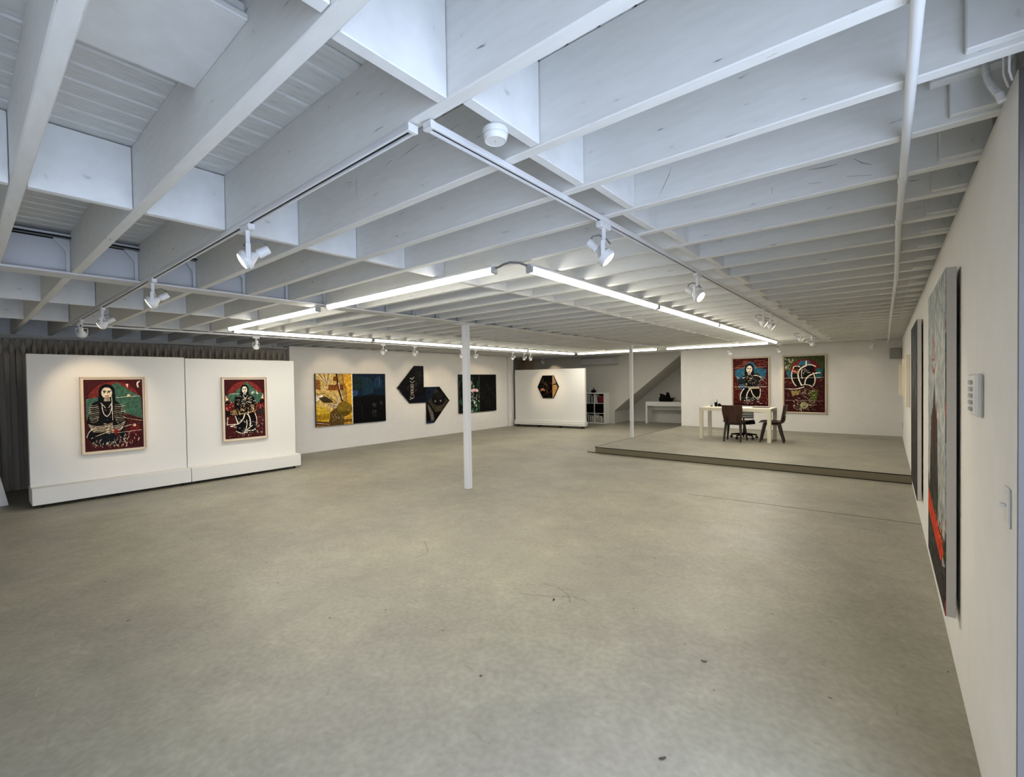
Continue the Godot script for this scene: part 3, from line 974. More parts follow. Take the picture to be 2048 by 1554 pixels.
func paint_portrait_wide() -> Painter:
	var p := Painter.new(320, 500, MAROON, 4)
	p.oval(0.50, 0.29, 0.44, 0.26, RED)
	p.dashes(140, 0.02, 0.02, 0.98, 0.27, 0.03, 0.004, [RED.darkened(0.25), MAROON.darkened(0.3), RED.lightened(0.12), MAROON], 0, PI)
	p.poly(v2([0.03, 0.27, 0.22, 0.25, 0.36, 0.13, 0.54, 0.04, 0.70, 0.12, 0.80, 0.18, 0.97, 0.25, 0.99, 0.58, 0.62, 0.47, 0.3, 0.5, 0.03, 0.56]), GREEN)
	p.dashes(60, 0.55, 0.14, 0.97, 0.55, 0.03, 0.004, [GREEN.lightened(0.25), GREEN.darkened(0.3)], 0, PI)
	p.stroke(v2([0.53, 0.26, 0.72, 0.25, 0.95, 0.245]), 0.008, PALE)
	p.poly(v2([0.70, 0.065, 0.75, 0.065, 0.735, 0.13]), Color(0.9, 0.7, 0.65))
	p.curve(Vector2(0.95, 0.03), Vector2(0.89, 0.04), Vector2(0.92, 0.11), 0.03, PALE)
	p.oval(0.75, 0.235, 0.03, 0.02, CREAM)
	# body
	p.poly(v2([0.30, 0.27, 0.13, 0.33, 0.08, 0.47, 0.03, 0.60, 0.08, 0.66, 0.03, 0.78, 0.06, 0.84, 0.18, 0.93, 0.62, 0.93, 0.70, 0.78, 0.66, 0.72, 0.72, 0.60, 0.66, 0.47, 0.60, 0.36, 0.52, 0.30]), INK)
	p.face(0.375, 0.175, 0.09, PALE.lerp(CREAM, 0.4), INK)
	# puffed sleeves: ruffled bands, the bodice between them stays dark
	for side in [[0.155, 0.085], [0.585, 0.10]]:
		var cx: float = side[0]
		var hw: float = side[1]
		for i in 10:
			var y := 0.355 + 0.026 * i
			var k := hw * (0.65 + 0.35 * sin(PI * (i + 1.0) / 10.0))
			p.curve(Vector2(cx - k, y), Vector2(cx + p.g.randf_range(-0.02, 0.02), y + 0.022), Vector2(cx + k, y - 0.004), 0.006 + 0.003 * (i % 3), [CREAM, PALE, Color(0.55, 0.48, 0.38)][i % 3])
		p.dashes(26, cx - hw, 0.37, cx + hw, 0.60, 0.035, 0.008, [INK, CREAM, INK, INK], 1.0, 2.1)
	# collar, necklace and blouse front
	p.curve(Vector2(0.27, 0.33), Vector2(0.31, 0.36), Vector2(0.345, 0.40), 0.010, PALE)
	p.curve(Vector2(0.46, 0.33), Vector2(0.43, 0.36), Vector2(0.40, 0.40), 0.010, PALE)
	p.curve(Vector2(0.29, 0.36), Vector2(0.29, 0.50), Vector2(0.37, 0.525), 0.013, PALE)
	p.curve(Vector2(0.45, 0.36), Vector2(0.45, 0.48), Vector2(0.37, 0.525), 0.012, PALE)
	p.stroke(v2([0.455, 0.24, 0.46, 0.40, 0.465, 0.58]), 0.010, PALE)
	p.dashes(16, 0.31, 0.36, 0.43, 0.58, 0.022, 0.006, [CREAM, RED, PALE], 0.8, 2.2)
	# forearms crossing over the lap
	for i in 5:
		p.curve(Vector2(0.06 + 0.012 * i, 0.62 + 0.022 * i), Vector2(0.22, 0.70 + 0.016 * i), Vector2(0.46, 0.615 + 0.022 * i), 0.010 + 0.002 * (i % 2), PALE if i % 2 else CREAM)
		p.curve(Vector2(0.68 - 0.014 * i, 0.60 + 0.026 * i), Vector2(0.54, 0.69 + 0.02 * i), Vector2(0.34, 0.66 + 0.024 * i), 0.009 + 0.002 * (i % 2), CREAM if i % 2 else PALE)
	p.dashes(34, 0.08, 0.60, 0.64, 0.78, 0.045, 0.008, [INK, CREAM, INK], -0.9, 0.9)
	p.curve(Vector2(0.03, 0.80), Vector2(0.06, 0.70), Vector2(0.16, 0.68), 0.012, PALE)
	p.curve(Vector2(0.10, 0.82), Vector2(0.34, 0.74), Vector2(0.52, 0.72), 0.013, CREAM)
	p.curve(Vector2(0.52, 0.74), Vector2(0.62, 0.68), Vector2(0.78, 0.66), 0.010, PALE)
	p.poly(v2([0.12, 0.80, 0.60, 0.76, 0.62, 0.90, 0.2, 0.90]), Color(0.05, 0.07, 0.09))
	p.oval(0.85, 0.72, 0.09, 0.07, Color(0.40, 0.07, 0.09))
	p.oval(0.84, 0.67, 0.03, 0.02, CREAM)
	p.poly(v2([0.47, 0.70, 0.58, 0.74, 0.50, 0.80]), Color(0.55, 0.12, 0.12))
	p.stroke(v2([0.66, 0.55, 0.80, 0.58, 0.98, 0.61]), 0.010, CREAM)
	p.dashes(120, 0.62, 0.52, 0.98, 0.78, 0.045, 0.007, [INK, Color(0.40, 0.32, 0.26), MAROON, RED.darkened(0.2), Color(0.16, 0.13, 0.12)], 0, PI)
	p.dashes(120, 0.03, 0.80, 0.97, 0.98, 0.04, 0.007, [INK, MAROON, Color(0.10, 0.12, 0.13), Color(0.36, 0.16, 0.15)], 0, PI)
	p.dashes(80, 0.10, 0.84, 0.70, 0.96, 0.045, 0.008, [PALE, CREAM, Color(0.5, 0.5, 0.5)], 0.9, 2.2)
	p.dashes(55, 0.55, 0.76, 0.95, 0.93, 0.08, 0.010, [PALE, INK, Color(0.55, 0.2, 0.18)], 1.0, 2.2)
	p.stroke(v2([0.55, 0.765, 0.97, 0.745]), 0.007, PALE)
	return p

func paint_portrait_small() -> Painter:
	var p := Painter.new(320, 500, MAROON, 6)
	p.oval(0.50, 0.29, 0.44, 0.265, RED)
	p.poly(v2([0.05, 0.26, 0.24, 0.22, 0.40, 0.12, 0.54, 0.03, 0.66, 0.11, 0.80, 0.21, 0.95, 0.24, 0.86, 0.40, 0.5, 0.45, 0.13, 0.37]), GREEN)
	p.dashes(60, 0.15, 0.04, 0.9, 0.2, 0.03, 0.004, [RED.lightened(0.2), RED.darkened(0.3)], 0, PI)
	p.stroke(v2([0.12, 0.245, 0.36, 0.24]), 0.008, PALE)
	p.dashes(16, 0.64, 0.20, 0.84, 0.25, 0.04, 0.012, [PALE], 0, PI)
	p.poly(v2([0.02, 0.26, 0.09, 0.34, 0.02, 0.40]), CREAM)
	p.poly(v2([0.96, 0.24, 0.9, 0.33, 0.97, 0.34]), CREAM)
	for s in [0.07, 0.92]:
		p.oval(s, 0.40, 0.06, 0.05, INK)
		p.poly(v2([s - 0.08, 0.42, s + 0.08, 0.42, s + 0.09, 0.52, s - 0.08, 0.52]), Color(0.42, 0.08, 0.1))
		p.dashes(14, s - 0.07, 0.36, s + 0.07, 0.54, 0.05, 0.012, [RED, CREAM, INK], 0, PI)
	p.poly(v2([0.02, 0.53, 0.16, 0.52, 0.16, 0.62, 0.02, 0.62]), INK)
	p.poly(v2([0.82, 0.54, 0.97, 0.52, 0.97, 0.60, 0.80, 0.62]), Color(0.12, 0.16, 0.13))
	p.poly(v2([0.16, 0.53, 0.26, 0.50, 0.28, 0.60, 0.16, 0.60]), Color(0.52, 0.42, 0.25))
	p.poly(v2([0.38, 0.26, 0.24, 0.30, 0.22, 0.46, 0.26, 0.62, 0.72, 0.62, 0.78, 0.46, 0.72, 0.31, 0.62, 0.26]), INK)
	p.face(0.485, 0.165, 0.066, PALE, INK)
	p.stroke(v2([0.44, 0.275, 0.50, 0.33, 0.56, 0.275]), 0.013, PALE)
	p.dashes(50, 0.25, 0.28, 0.75, 0.46, 0.09, 0.010, [Color(0.5, 0.45, 0.4), PALE, INK], -0.7, 0.7)
	p.dashes(80, 0.24, 0.42, 0.78, 0.58, 0.09, 0.013, [CREAM, INK, Color(0.62, 0.45, 0.28)], 1.1, 2.0)
	p.stroke(v2([0.34, 0.59, 0.54, 0.575, 0.70, 0.56]), 0.012, CREAM)
	p.poly(v2([0.24, 0.61, 0.76, 0.60, 0.80, 0.75, 0.74, 0.92, 0.26, 0.92, 0.28, 0.74]), INK)
	p.curve(Vector2(0.24, 0.62), Vector2(0.28, 0.70), Vector2(0.30, 0.75), 0.022, PALE)
	p.curve(Vector2(0.47, 0.60), Vector2(0.45, 0.70), Vector2(0.30, 0.76), 0.024, PALE)
	p.curve(Vector2(0.55, 0.60), Vector2(0.64, 0.68), Vector2(0.60, 0.80), 0.026, PALE)
	p.curve(Vector2(0.74, 0.60), Vector2(0.80, 0.70), Vector2(0.76, 0.80), 0.022, PALE)
	p.curve(Vector2(0.52, 0.70), Vector2(0.54, 0.80), Vector2(0.48, 0.88), 0.020, PALE)
	p.curve(Vector2(0.54, 0.88), Vector2(0.64, 0.90), Vector2(0.74, 0.87), 0.022, PALE)
	p.curve(Vector2(0.66, 0.80), Vector2(0.56, 0.84), Vector2(0.44, 0.92), 0.020, PALE)
	p.stroke(v2([0.06, 0.64, 0.04, 0.76, 0.28, 0.76, 0.12, 0.79, 0.26, 0.81]), 0.020, PALE)
	p.curve(Vector2(0.26, 0.88), Vector2(0.40, 0.95), Vector2(0.54, 0.90), 0.020, PALE)
	p.dashes(40, 0.28, 0.64, 0.78, 0.92, 0.05, 0.008, [PALE, Color(0.35, 0.33, 0.32)], 0, PI)
	p.dashes(24, 0.78, 0.62, 0.96, 0.92, 0.06, 0.010, [Color(0.5, 0.25, 0.24), PALE], 1.0, 2.0)
	p.dashes(160, 0.03, 0.62, 0.28, 0.97, 0.035, 0.006, [Color(0.36, 0.14, 0.14), INK, MAROON, Color(0.5, 0.4, 0.34)], 0, PI)
	p.dashes(160, 0.76, 0.62, 0.97, 0.97, 0.035, 0.006, [Color(0.36, 0.14, 0.14), INK, MAROON, Color(0.55, 0.46, 0.4)], 0, PI)
	p.dashes(70, 0.26, 0.86, 0.78, 0.98, 0.04, 0.007, [INK, MAROON, PALE, Color(0.3, 0.28, 0.26)], 0, PI)
	p.dashes(60, 0.0, 0.36, 0.2, 0.62, 0.04, 0.008, [INK, RED, CREAM, MAROON], 0, PI)
	p.dashes(60, 0.8, 0.36, 1.0, 0.62, 0.04, 0.008, [INK, RED, Color(0.2, 0.28, 0.24), MAROON], 0, PI)
	return p

func paint_red_blue() -> Painter:
	var p := Painter.new(320, 470, Color(0.27, 0.085, 0.08), 12)
	p.dashes(80, 0.05, 0.03, 0.98, 0.2, 0.12, 0.012, [Color(0.55, 0.22, 0.15), Color(0.62, 0.30, 0.2), MAROON], -0.4, 0.4)
	p.poly(v2([0.30, 0.20, 0.42, 0.08, 0.58, 0.08, 0.70, 0.20, 0.96, 0.24, 0.92, 0.42, 0.70, 0.50, 0.76, 0.66, 0.20, 0.66, 0.16, 0.50, 0.06, 0.36, 0.06, 0.24]), BLUE)
	p.dashes(40, 0.1, 0.12, 0.9, 0.6, 0.06, 0.008, [BLUE.lightened(0.25), BLUE.darkened(0.35)], 0, PI)
	p.stroke(v2([0.04, 0.20, 0.36, 0.19, 0.62, 0.20, 0.96, 0.18]), 0.008, Color(0.75, 0.6, 0.5))
	p.poly(v2([0.36, 0.30, 0.28, 0.42, 0.34, 0.60, 0.68, 0.60, 0.82, 0.46, 0.72, 0.32]), INK)
	p.face(0.475, 0.215, 0.085, PALE, INK)
	p.dashes(170, 0.28, 0.32, 0.84, 0.62, 0.04, 0.009, [CREAM, PALE, INK, BLUE, RED], 0, PI)
	p.curve(Vector2(0.12, 0.38), Vector2(0.2, 0.46), Vector2(0.34, 0.40), 0.022, PALE)
	p.curve(Vector2(0.60, 0.36), Vector2(0.74, 0.34), Vector2(0.86, 0.46), 0.022, PALE)
	p.oval(0.24, 0.48, 0.10, 0.07, Color(0.1, 0.15, 0.17))
	p.dashes(220, 0.03, 0.50, 0.97, 0.96, 0.04, 0.008, [Color(0.5, 0.15, 0.12), INK, Color(0.62, 0.42, 0.33), MAROON, INK], 0, PI)
	for s in [0.10, 0.88]:
		p.dashes(150, s - 0.10, 0.36, s + 0.10, 0.94, 0.045, 0.009, [Color(0.48, 0.15, 0.12), INK, Color(0.68, 0.48, 0.36), MAROON, INK], 0, PI)
	p.stroke(v2([0.04, 0.60, 0.3, 0.595, 0.5, 0.60, 0.96, 0.60]), 0.012, PALE)
	p.poly(v2([0.28, 0.62, 0.74, 0.62, 0.78, 0.78, 0.70, 0.90, 0.22, 0.90, 0.20, 0.74]), INK)
	p.curve(Vector2(0.32, 0.64), Vector2(0.18, 0.74), Vector2(0.22, 0.88), 0.028, PALE)
	p.curve(Vector2(0.50, 0.64), Vector2(0.36, 0.74), Vector2(0.40, 0.90), 0.028, PALE)
	p.curve(Vector2(0.52, 0.66), Vector2(0.56, 0.80), Vector2(0.72, 0.86), 0.024, PALE)
	p.curve(Vector2(0.78, 0.64), Vector2(0.80, 0.76), Vector2(0.74, 0.84), 0.022, PALE)
	p.stroke(v2([0.46, 0.63, 0.74, 0.625]), 0.030, CREAM)
	p.dashes(60, 0.22, 0.80, 0.78, 0.97, 0.07, 0.012, [PALE, INK, Color(0.45, 0.45, 0.43)], -0.4, 0.8)
	p.stroke(v2([0.04, 0.965, 0.96, 0.97]), 0.03, INK)
	return p

func paint_red_swirl() -> Painter:
	var p := Painter.new(320, 470, Color(0.20, 0.06, 0.065), 15)
	p.poly(v2([0.0, 0.0, 1.0, 0.0, 1.0, 0.22, 0.86, 0.26, 0.72, 0.10, 0.30, 0.10, 0.14, 0.26, 0.0, 0.26]), Color(0.23, 0.26, 0.15))
	p.dashes(40, 0.02, 0.02, 0.22, 0.2, 0.08, 0.014, [Color(0.42, 0.42, 0.26), Color(0.13, 0.16, 0.10), PALE], 1.3, 1.8)
	p.poly(v2([0.14, 0.28, 0.22, 0.14, 0.36, 0.06, 0.66, 0.06, 0.82, 0.13, 0.90, 0.28]), Color(0.40, 0.10, 0.10))
	p.poly(v2([0.34, 0.16, 0.42, 0.08, 0.62, 0.08, 0.70, 0.16, 0.62, 0.20, 0.42, 0.20]), BLUE)
	p.poly(v2([0.05, 0.27, 0.24, 0.25, 0.24, 0.40, 0.10, 0.38]), BLUE)
	p.poly(v2([0.80, 0.22, 0.97, 0.23, 0.92, 0.40, 0.78, 0.40]), Color(0.13, 0.34, 0.36))
	p.dashes(420, 0.03, 0.38, 0.97, 0.97, 0.045, 0.009, [RED, MAROON, INK, Color(0.5, 0.48, 0.4), Color(0.6, 0.3, 0.28), Color(0.2, 0.1, 0.12)], 0, PI)
	p.poly(v2([0.20, 0.20, 0.42, 0.17, 0.74, 0.18, 0.76, 0.34, 0.74, 0.48, 0.62, 0.54, 0.32, 0.54, 0.20, 0.40]), INK)
	p.curve(Vector2(0.56, 0.17), Vector2(0.22, 0.24), Vector2(0.44, 0.52), 0.034, PALE)
	p.curve(Vector2(0.24, 0.20), Vector2(0.12, 0.40), Vector2(0.30, 0.53), 0.026, PALE)
	p.curve(Vector2(0.24, 0.19), Vector2(0.30, 0.16), Vector2(0.40, 0.19), 0.022, PALE)
	p.curve(Vector2(0.88, 0.30), Vector2(0.52, 0.32), Vector2(0.52, 0.50), 0.030, PALE)
	p.curve(Vector2(0.72, 0.30), Vector2(0.82, 0.44), Vector2(0.72, 0.53), 0.024, PALE)
	p.curve(Vector2(0.46, 0.24), Vector2(0.42, 0.32), Vector2(0.46, 0.40), 0.020, PALE)
	p.curve(Vector2(0.44, 0.52), Vector2(0.60, 0.49), Vector2(0.70, 0.55), 0.020, PALE)
	p.curve(Vector2(0.14, 0.59), Vector2(0.34, 0.60), Vector2(0.50, 0.55), 0.022, PALE)
	p.curve(Vector2(0.56, 0.16), Vector2(0.68, 0.14), Vector2(0.78, 0.19), 0.024, PALE)
	p.stroke(v2([0.56, 0.09, 0.55, 0.16]), 0.03, PALE)
	p.stroke(v2([0.02, 0.39, 0.28, 0.39, 0.98, 0.385]), 0.008, PALE)
	p.stroke(v2([0.03, 0.585, 0.16, 0.585]), 0.01, PALE)
	p.dashes(20, 0.22, 0.22, 0.38, 0.29, 0.06, 0.018, [CREAM, Color(0.6, 0.2, 0.18)], 0, PI)
	p.dashes(14, 0.48, 0.22, 0.68, 0.30, 0.05, 0.012, [PALE, Color(0.4, 0.4, 0.4)], 0, PI)
	p.poly(v2([0.62, 0.63, 0.84, 0.60, 0.80, 0.80, 0.66, 0.80]), Color(0.28, 0.32, 0.10))
	p.poly(v2([0.17, 0.62, 0.40, 0.62, 0.36, 0.70, 0.20, 0.70]), Color(0.55, 0.47, 0.26))
	p.dashes(260, 0.22, 0.58, 0.78, 0.96, 0.045, 0.009, [Color(0.62, 0.60, 0.46), INK, PALE, Color(0.3, 0.32, 0.22)], 0, PI)
	p.oval(0.50, 0.88, 0.10, 0.06, Color(0.64, 0.62, 0.46))
	p.dashes(30, 0.36, 0.80, 0.66, 0.96, 0.08, 0.012, [INK, Color(0.75, 0.72, 0.58)], 0, PI)
	p.stroke(v2([0.03, 0.80, 0.18, 0.795, 0.8, 0.80, 0.96, 0.80]), 0.008, Color(0.7, 0.55, 0.5))
	return p

func paint_yellow() -> Painter:
	var O := Color(0.80, 0.62, 0.24)
	var B := Color(0.20, 0.12, 0.06)
	var p := Painter.new(300, 400, O, 22)
	p.poly(v2([0.0, 0.0, 0.52, 0.0, 0.58, 0.32, 0.66, 0.5, 0.4, 0.72, 0.0, 0.66]), Color(0.80, 0.68, 0.40))
	p.poly(v2([0.72, 0.0, 1.0, 0.0, 1.0, 0.95, 0.78, 0.9, 0.86, 0.4]), Color(0.84, 0.64, 0.20))
	p.poly(v2([0.58, 0.0, 0.72, 0.0, 0.76, 0.2, 0.82, 0.36, 0.82, 0.54, 0.70, 0.55]), Color(0.66, 0.53, 0.27))
	p.stroke(v2([0.55, 0.0, 0.57, 0.12, 0.60, 0.30, 0.66, 0.42, 0.70, 0.53]), 0.05, B)
	p.stroke(v2([0.60, 0.18, 0.66, 0.34, 0.71, 0.50]), 0.02, PALE)
	p.stroke(v2([0.72, 0.0, 0.75, 0.18, 0.81, 0.32, 0.82, 0.54]), 0.012, B)
	for i in 7:
		p.curve(Vector2(0.02 + i * 0.065, 0.0), Vector2(0.15 + i * 0.03, 0.10), Vector2(0.30 + i * 0.005, 0.18), 0.012, B if i % 2 else PALE)
	p.poly(v2([0.0, 0.10, 0.12, 0.12, 0.12, 0.30, 0.0, 0.30]), Color(0.55, 0.36, 0.16))
	p.poly(v2([0.33, 0.21, 0.62, 0.21, 0.62, 0.32, 0.33, 0.32]), Color(0.50, 0.29, 0.12))
	p.poly(v2([0.64, 0.21, 0.74, 0.21, 0.74, 0.32, 0.64, 0.32]), Color(0.42, 0.23, 0.1))
	p.poly(v2([0.46, 0.05, 0.56, 0.05, 0.56, 0.14, 0.46, 0.14]), Color(0.45, 0.27, 0.12))
	p.dashes(20, 0.12, 0.17, 0.6, 0.32, 0.08, 0.012, [B, PALE, Color(0.6, 0.45, 0.2)], 0, PI)
	p.stroke(v2([0.0, 0.39, 0.22, 0.37, 0.36, 0.46, 0.56, 0.56]), 0.014, B)
	p.poly(v2([0.0, 0.42, 0.20, 0.40, 0.14, 0.48, 0.0, 0.52]), PALE)
	p.poly(v2([0.06, 0.46, 0.24, 0.43, 0.40, 0.50, 0.46, 0.56, 0.30, 0.56, 0.18, 0.55]), Color(0.24, 0.20, 0.13))
	for i in 9:
		p.curve(Vector2(0.48 + i * 0.012, 0.38 + i * 0.012), Vector2(0.56, 0.46 + i * 0.01), Vector2(0.62 - i * 0.006, 0.54 + i * 0.012), 0.014, B if i % 2 else PALE)
		p.curve(Vector2(0.20 + i * 0.03, 0.56 + i * 0.008), Vector2(0.36 + i * 0.01, 0.62 + i * 0.012), Vector2(0.58, 0.56 + i * 0.018), 0.012, B if i % 2 == 0 else PALE)
	p.poly(v2([0.0, 0.60, 0.28, 0.66, 0.36, 0.78, 0.32, 0.94, 0.0, 0.88]), Color(0.80, 0.66, 0.20))
	p.poly(v2([0.0, 0.78, 0.32, 0.76, 0.33, 0.88, 0.0, 0.88]), Color(0.64, 0.50, 0.12))
	p.poly(v2([0.36, 0.74, 0.56, 0.66, 0.74, 0.84, 0.74, 1.0, 0.32, 1.0]), Color(0.36, 0.27, 0.13))
	p.dashes(40, 0.38, 0.74, 0.7, 0.92, 0.05, 0.01, [Color(0.62, 0.52, 0.26), B, PALE], 0, PI)
	p.oval(0.755, 0.69, 0.215, 0.145, B)
	p.oval(0.755, 0.685, 0.20, 0.135, Color(0.50, 0.41, 0.13))
	p.poly(v2([0.60, 0.74, 0.92, 0.74, 0.86, 0.79, 0.76, 0.815, 0.66, 0.79]), Color(0.34, 0.28, 0.07))
	p.poly(v2([0.0, 0.89, 0.34, 0.93, 0.30, 1.0, 0.0, 0.98]), Color(0.38, 0.22, 0.09))
	p.stroke(v2([0.0, 0.93, 0.30, 0.97]), 0.012, PALE)
	p.poly(v2([0.74, 0.90, 1.0, 0.90, 1.0, 0.95, 0.74, 0.96]), Color(0.46, 0.30, 0.1))
	p.stroke(v2([0.985, 0.0, 0.99, 1.0]), 0.025, PALE)
	return p

func paint_night() -> Painter:
	var p := Painter.new(260, 400, Color(0.025, 0.03, 0.04), 23)
	p.poly(v2([0.0, 0.0, 1.0, 0.0, 1.0, 0.46, 0.5, 0.42, 0.3, 0.46, 0.0, 0.46]), Color(0.055, 0.12, 0.19))
	p.poly(v2([0.03, 0.04, 0.5, 0.08, 0.7, 0.2, 0.6, 0.42, 0.3, 0.44, 0.26, 0.1]), Color(0.09, 0.19, 0.25))
	p.poly(v2([0.03, 0.08, 0.28, 0.08, 0.28, 0.32, 0.03, 0.32]), Color(0.05, 0.12, 0.12))
	for i in 8:
		p.stroke(v2([0.05, 0.10 + i * 0.028, 0.26, 0.10 + i * 0.028]), 0.014, Color(0.12, 0.22, 0.22))
	p.poly(v2([0.0, 0.33, 0.18, 0.33, 0.12, 0.44, 0.0, 0.46]), Color(0.14, 0.24, 0.40))
	p.oval(0.78, 0.18, 0.13, 0.12, Color(0.10, 0.20, 0.30))
	p.stroke(v2([0.82, 0.05, 0.83, 0.26]), 0.02, Color(0.2, 0.32, 0.4))
	p.dashes(60, 0.3, 0.06, 0.95, 0.44, 0.1, 0.01, [Color(0.13, 0.23, 0.30), Color(0.03, 0.06, 0.10)], 0.9, 2.0)
	p.dashes(46, 0.1, 0.52, 0.92, 0.92, 0.07, 0.014, [Color(0.11, 0.105, 0.11), Color(0.06, 0.06, 0.065)], 0.8, 2.2)
	p.poly(v2([0.58, 0.61, 0.72, 0.61, 0.68, 0.70, 0.60, 0.68]), Color(0.17, 0.17, 0.18))
	p.stroke(v2([0.60, 0.84, 0.60, 0.77, 0.68, 0.77, 0.68, 0.84]), 0.03, Color(0.2, 0.2, 0.2))
	p.stroke(v2([0.58, 0.88, 0.72, 0.88]), 0.02, Color(0.18, 0.18, 0.18))
	p.oval(0.87, 0.62, 0.05, 0.05, Color(0.16, 0.15, 0.17))
	p.stroke(v2([0.26, 0.62, 0.27, 0.90]), 0.025, Color(0.13, 0.12, 0.13))
	return p

func paint_signs() -> Painter:
	var p := Painter.new(400, 420, Color(0.018, 0.018, 0.022), 31)
	p.poly(v2([0.3, 0.86, 0.9, 0.8, 1.0, 0.6, 1.0, 1.0, 0.3, 1.0]), Color(0.03, 0.05, 0.09))
	var C := Color(0.74, 0.70, 0.66)
	p.dashes(240, 0.58, 0.03, 0.88, 0.5, 0.03, 0.006, [Color(0.16, 0.18, 0.19), Color(0.26, 0.28, 0.28)], 0, PI)
	p.dashes(90, 0.06, 0.52, 0.5, 0.9, 0.03, 0.006, [Color(0.16, 0.14, 0.2), Color(0.24, 0.2, 0.22)], 0, PI)
	# column of stroke signs, as on the panel
	var x := 0.49
	p.stroke(v2([x - 0.07, 0.33, x, 0.37, x + 0.07, 0.30]), 0.016, C)
	p.stroke(v2([x - 0.07, 0.33, x + 0.03, 0.33]), 0.008, C)
	p.stroke(v2([x - 0.07, 0.41, x, 0.46, x + 0.08, 0.41]), 0.014, C)
	for q in [0.50, 0.56]:
		p.stroke(v2([x - 0.06, q, x + 0.06, q]), 0.012, C)
		p.stroke(v2([x - 0.06, q + 0.035, x + 0.06, q + 0.035]), 0.010, C)
		p.stroke(v2([x, q, x, q + 0.035]), 0.010, C)
	for q in [0.63, 0.70]:
		p.stroke(v2([x + 0.06, q, x - 0.05, q + 0.01, x + 0.04, q + 0.03, x - 0.06, q + 0.045]), 0.012, C)
	p.stroke(v2([x - 0.06, 0.78, x + 0.06, 0.78]), 0.010, C)
	p.stroke(v2([x - 0.08, 0.83, x, 0.88, x + 0.07, 0.82]), 0.016, C)
	p.stroke(v2([x - 0.09, 0.90, x, 0.86]), 0.014, C)
	p.dashes(40, x + 0.09, 0.46, x + 0.17, 0.72, 0.015, 0.005, [Color(0.5, 0.46, 0.42)], 0, PI)
	p.curve(Vector2(x - 0.12, 0.54), Vector2(x - 0.2, 0.6), Vector2(x - 0.12, 0.64), 0.01, Color(0.36, 0.32, 0.34))
	return p

func paint_eye() -> Painter:
	var p := Painter.new(360, 420, Color(0.02, 0.02, 0.022), 33)
	p.poly(v2([0.0, 0.0, 0.45, 0.0, 0.3, 0.36, 0.0, 0.44]), Color(0.05, 0.10, 0.17))
	p.poly(v2([0.06, 0.10, 0.16, 0.10, 0.16, 0.2, 0.06, 0.2]), Color(0.03, 0.05, 0.09))
	p.poly(v2([0.38, 0.05, 0.62, 0.2, 0.95, 0.42, 0.66, 0.7, 0.34, 0.7, 0.06, 0.40, 0.26, 0.24]), Color(0.20, 0.18, 0.14))
	p.oval(0.50, 0.34, 0.30, 0.19, INK)
	p.oval(0.53, 0.24, 0.18, 0.08, Color(0.10, 0.09, 0.08))
	p.oval(0.36, 0.40, 0.035, 0.03, Color(0.50, 0.46, 0.40))
	p.oval(0.60, 0.40, 0.04, 0.028, Color(0.56, 0.52, 0.46))
	p.dashes(40, 0.26, 0.22, 0.74, 0.48, 0.05, 0.008, [Color(0.16, 0.15, 0.12), INK], 0, PI)
	p.poly(v2([0.34, 0.56, 0.66, 0.52, 0.62, 0.68, 0.38, 0.70]), Color(0.25, 0.22, 0.17))
	p.poly(v2([0.04, 0.46, 0.14, 0.56, 0.26, 0.72, 0.30, 0.90, 0.22, 0.92, 0.14, 0.80, 0.05, 0.60]), Color(0.36, 0.34, 0.31))
	for i in 4:
		p.stroke(v2([0.16 + i * 0.035, 0.78, 0.17 + i * 0.042, 0.93]), 0.018, Color(0.46, 0.44, 0.40))
	p.poly(v2([0.0, 0.94, 0.3, 0.94, 0.3, 1.0, 0.0, 1.0]), Color(0.10, 0.15, 0.24))
	return p

func paint_jungle() -> Painter:
	var p := Painter.new(420, 300, Color(0.025, 0.04, 0.035), 41)
	p.dashes(130, 0.0, 0.02, 0.50, 0.98, 0.06, 0.03, [Color(0.05, 0.14, 0.10), Color(0.10, 0.24, 0.17), Color(0.02, 0.03, 0.03), Color(0.16, 0.33, 0.24)], 0.9, 2.2)
	p.oval(0.30, 0.22, 0.03, 0.06, Color(0.8, 0.66, 0.68))
	p.curve(Vector2(0.30, 0.2), Vector2(0.28, 0.34), Vector2(0.31, 0.44), 0.02, Color(0.72, 0.56, 0.6))
	p.oval(0.40, 0.43, 0.10, 0.06, Color(0.82, 0.70, 0.72))
	p.oval(0.41, 0.50, 0.06, 0.05, INK)
	p.poly(v2([0.36, 0.66, 0.42, 0.72, 0.46, 0.86, 0.42, 0.84, 0.37, 0.76]), PALE)
	p.dashes(60, 0.24, 0.6, 0.5, 0.98, 0.05, 0.014, [Color(0.25, 0.5, 0.38), Color(0.6, 0.7, 0.6), INK, Color(0.1, 0.3, 0.2)], 0, PI)
	p.dashes(16, 0.26, 0.28, 0.5, 0.64, 0.05, 0.014, [Color(0.7, 0.6, 0.62), Color(0.12, 0.3, 0.22)], 0, PI)
	p.poly(v2([0.52, 0.0, 1.0, 0.0, 1.0, 1.0, 0.52, 1.0]), Color(0.022, 0.023, 0.026))
	p.dashes(70, 0.56, 0.12, 0.96, 0.92, 0.08, 0.022, [Color(0.07, 0.075, 0.085), Color(0.11, 0.115, 0.12), Color(0.03, 0.03, 0.035)], 0.8, 2.3)
	p.stroke(v2([0.52, 0.02, 0.525, 0.98]), 0.010, Color(0.30, 0.36, 0.34))
	return p

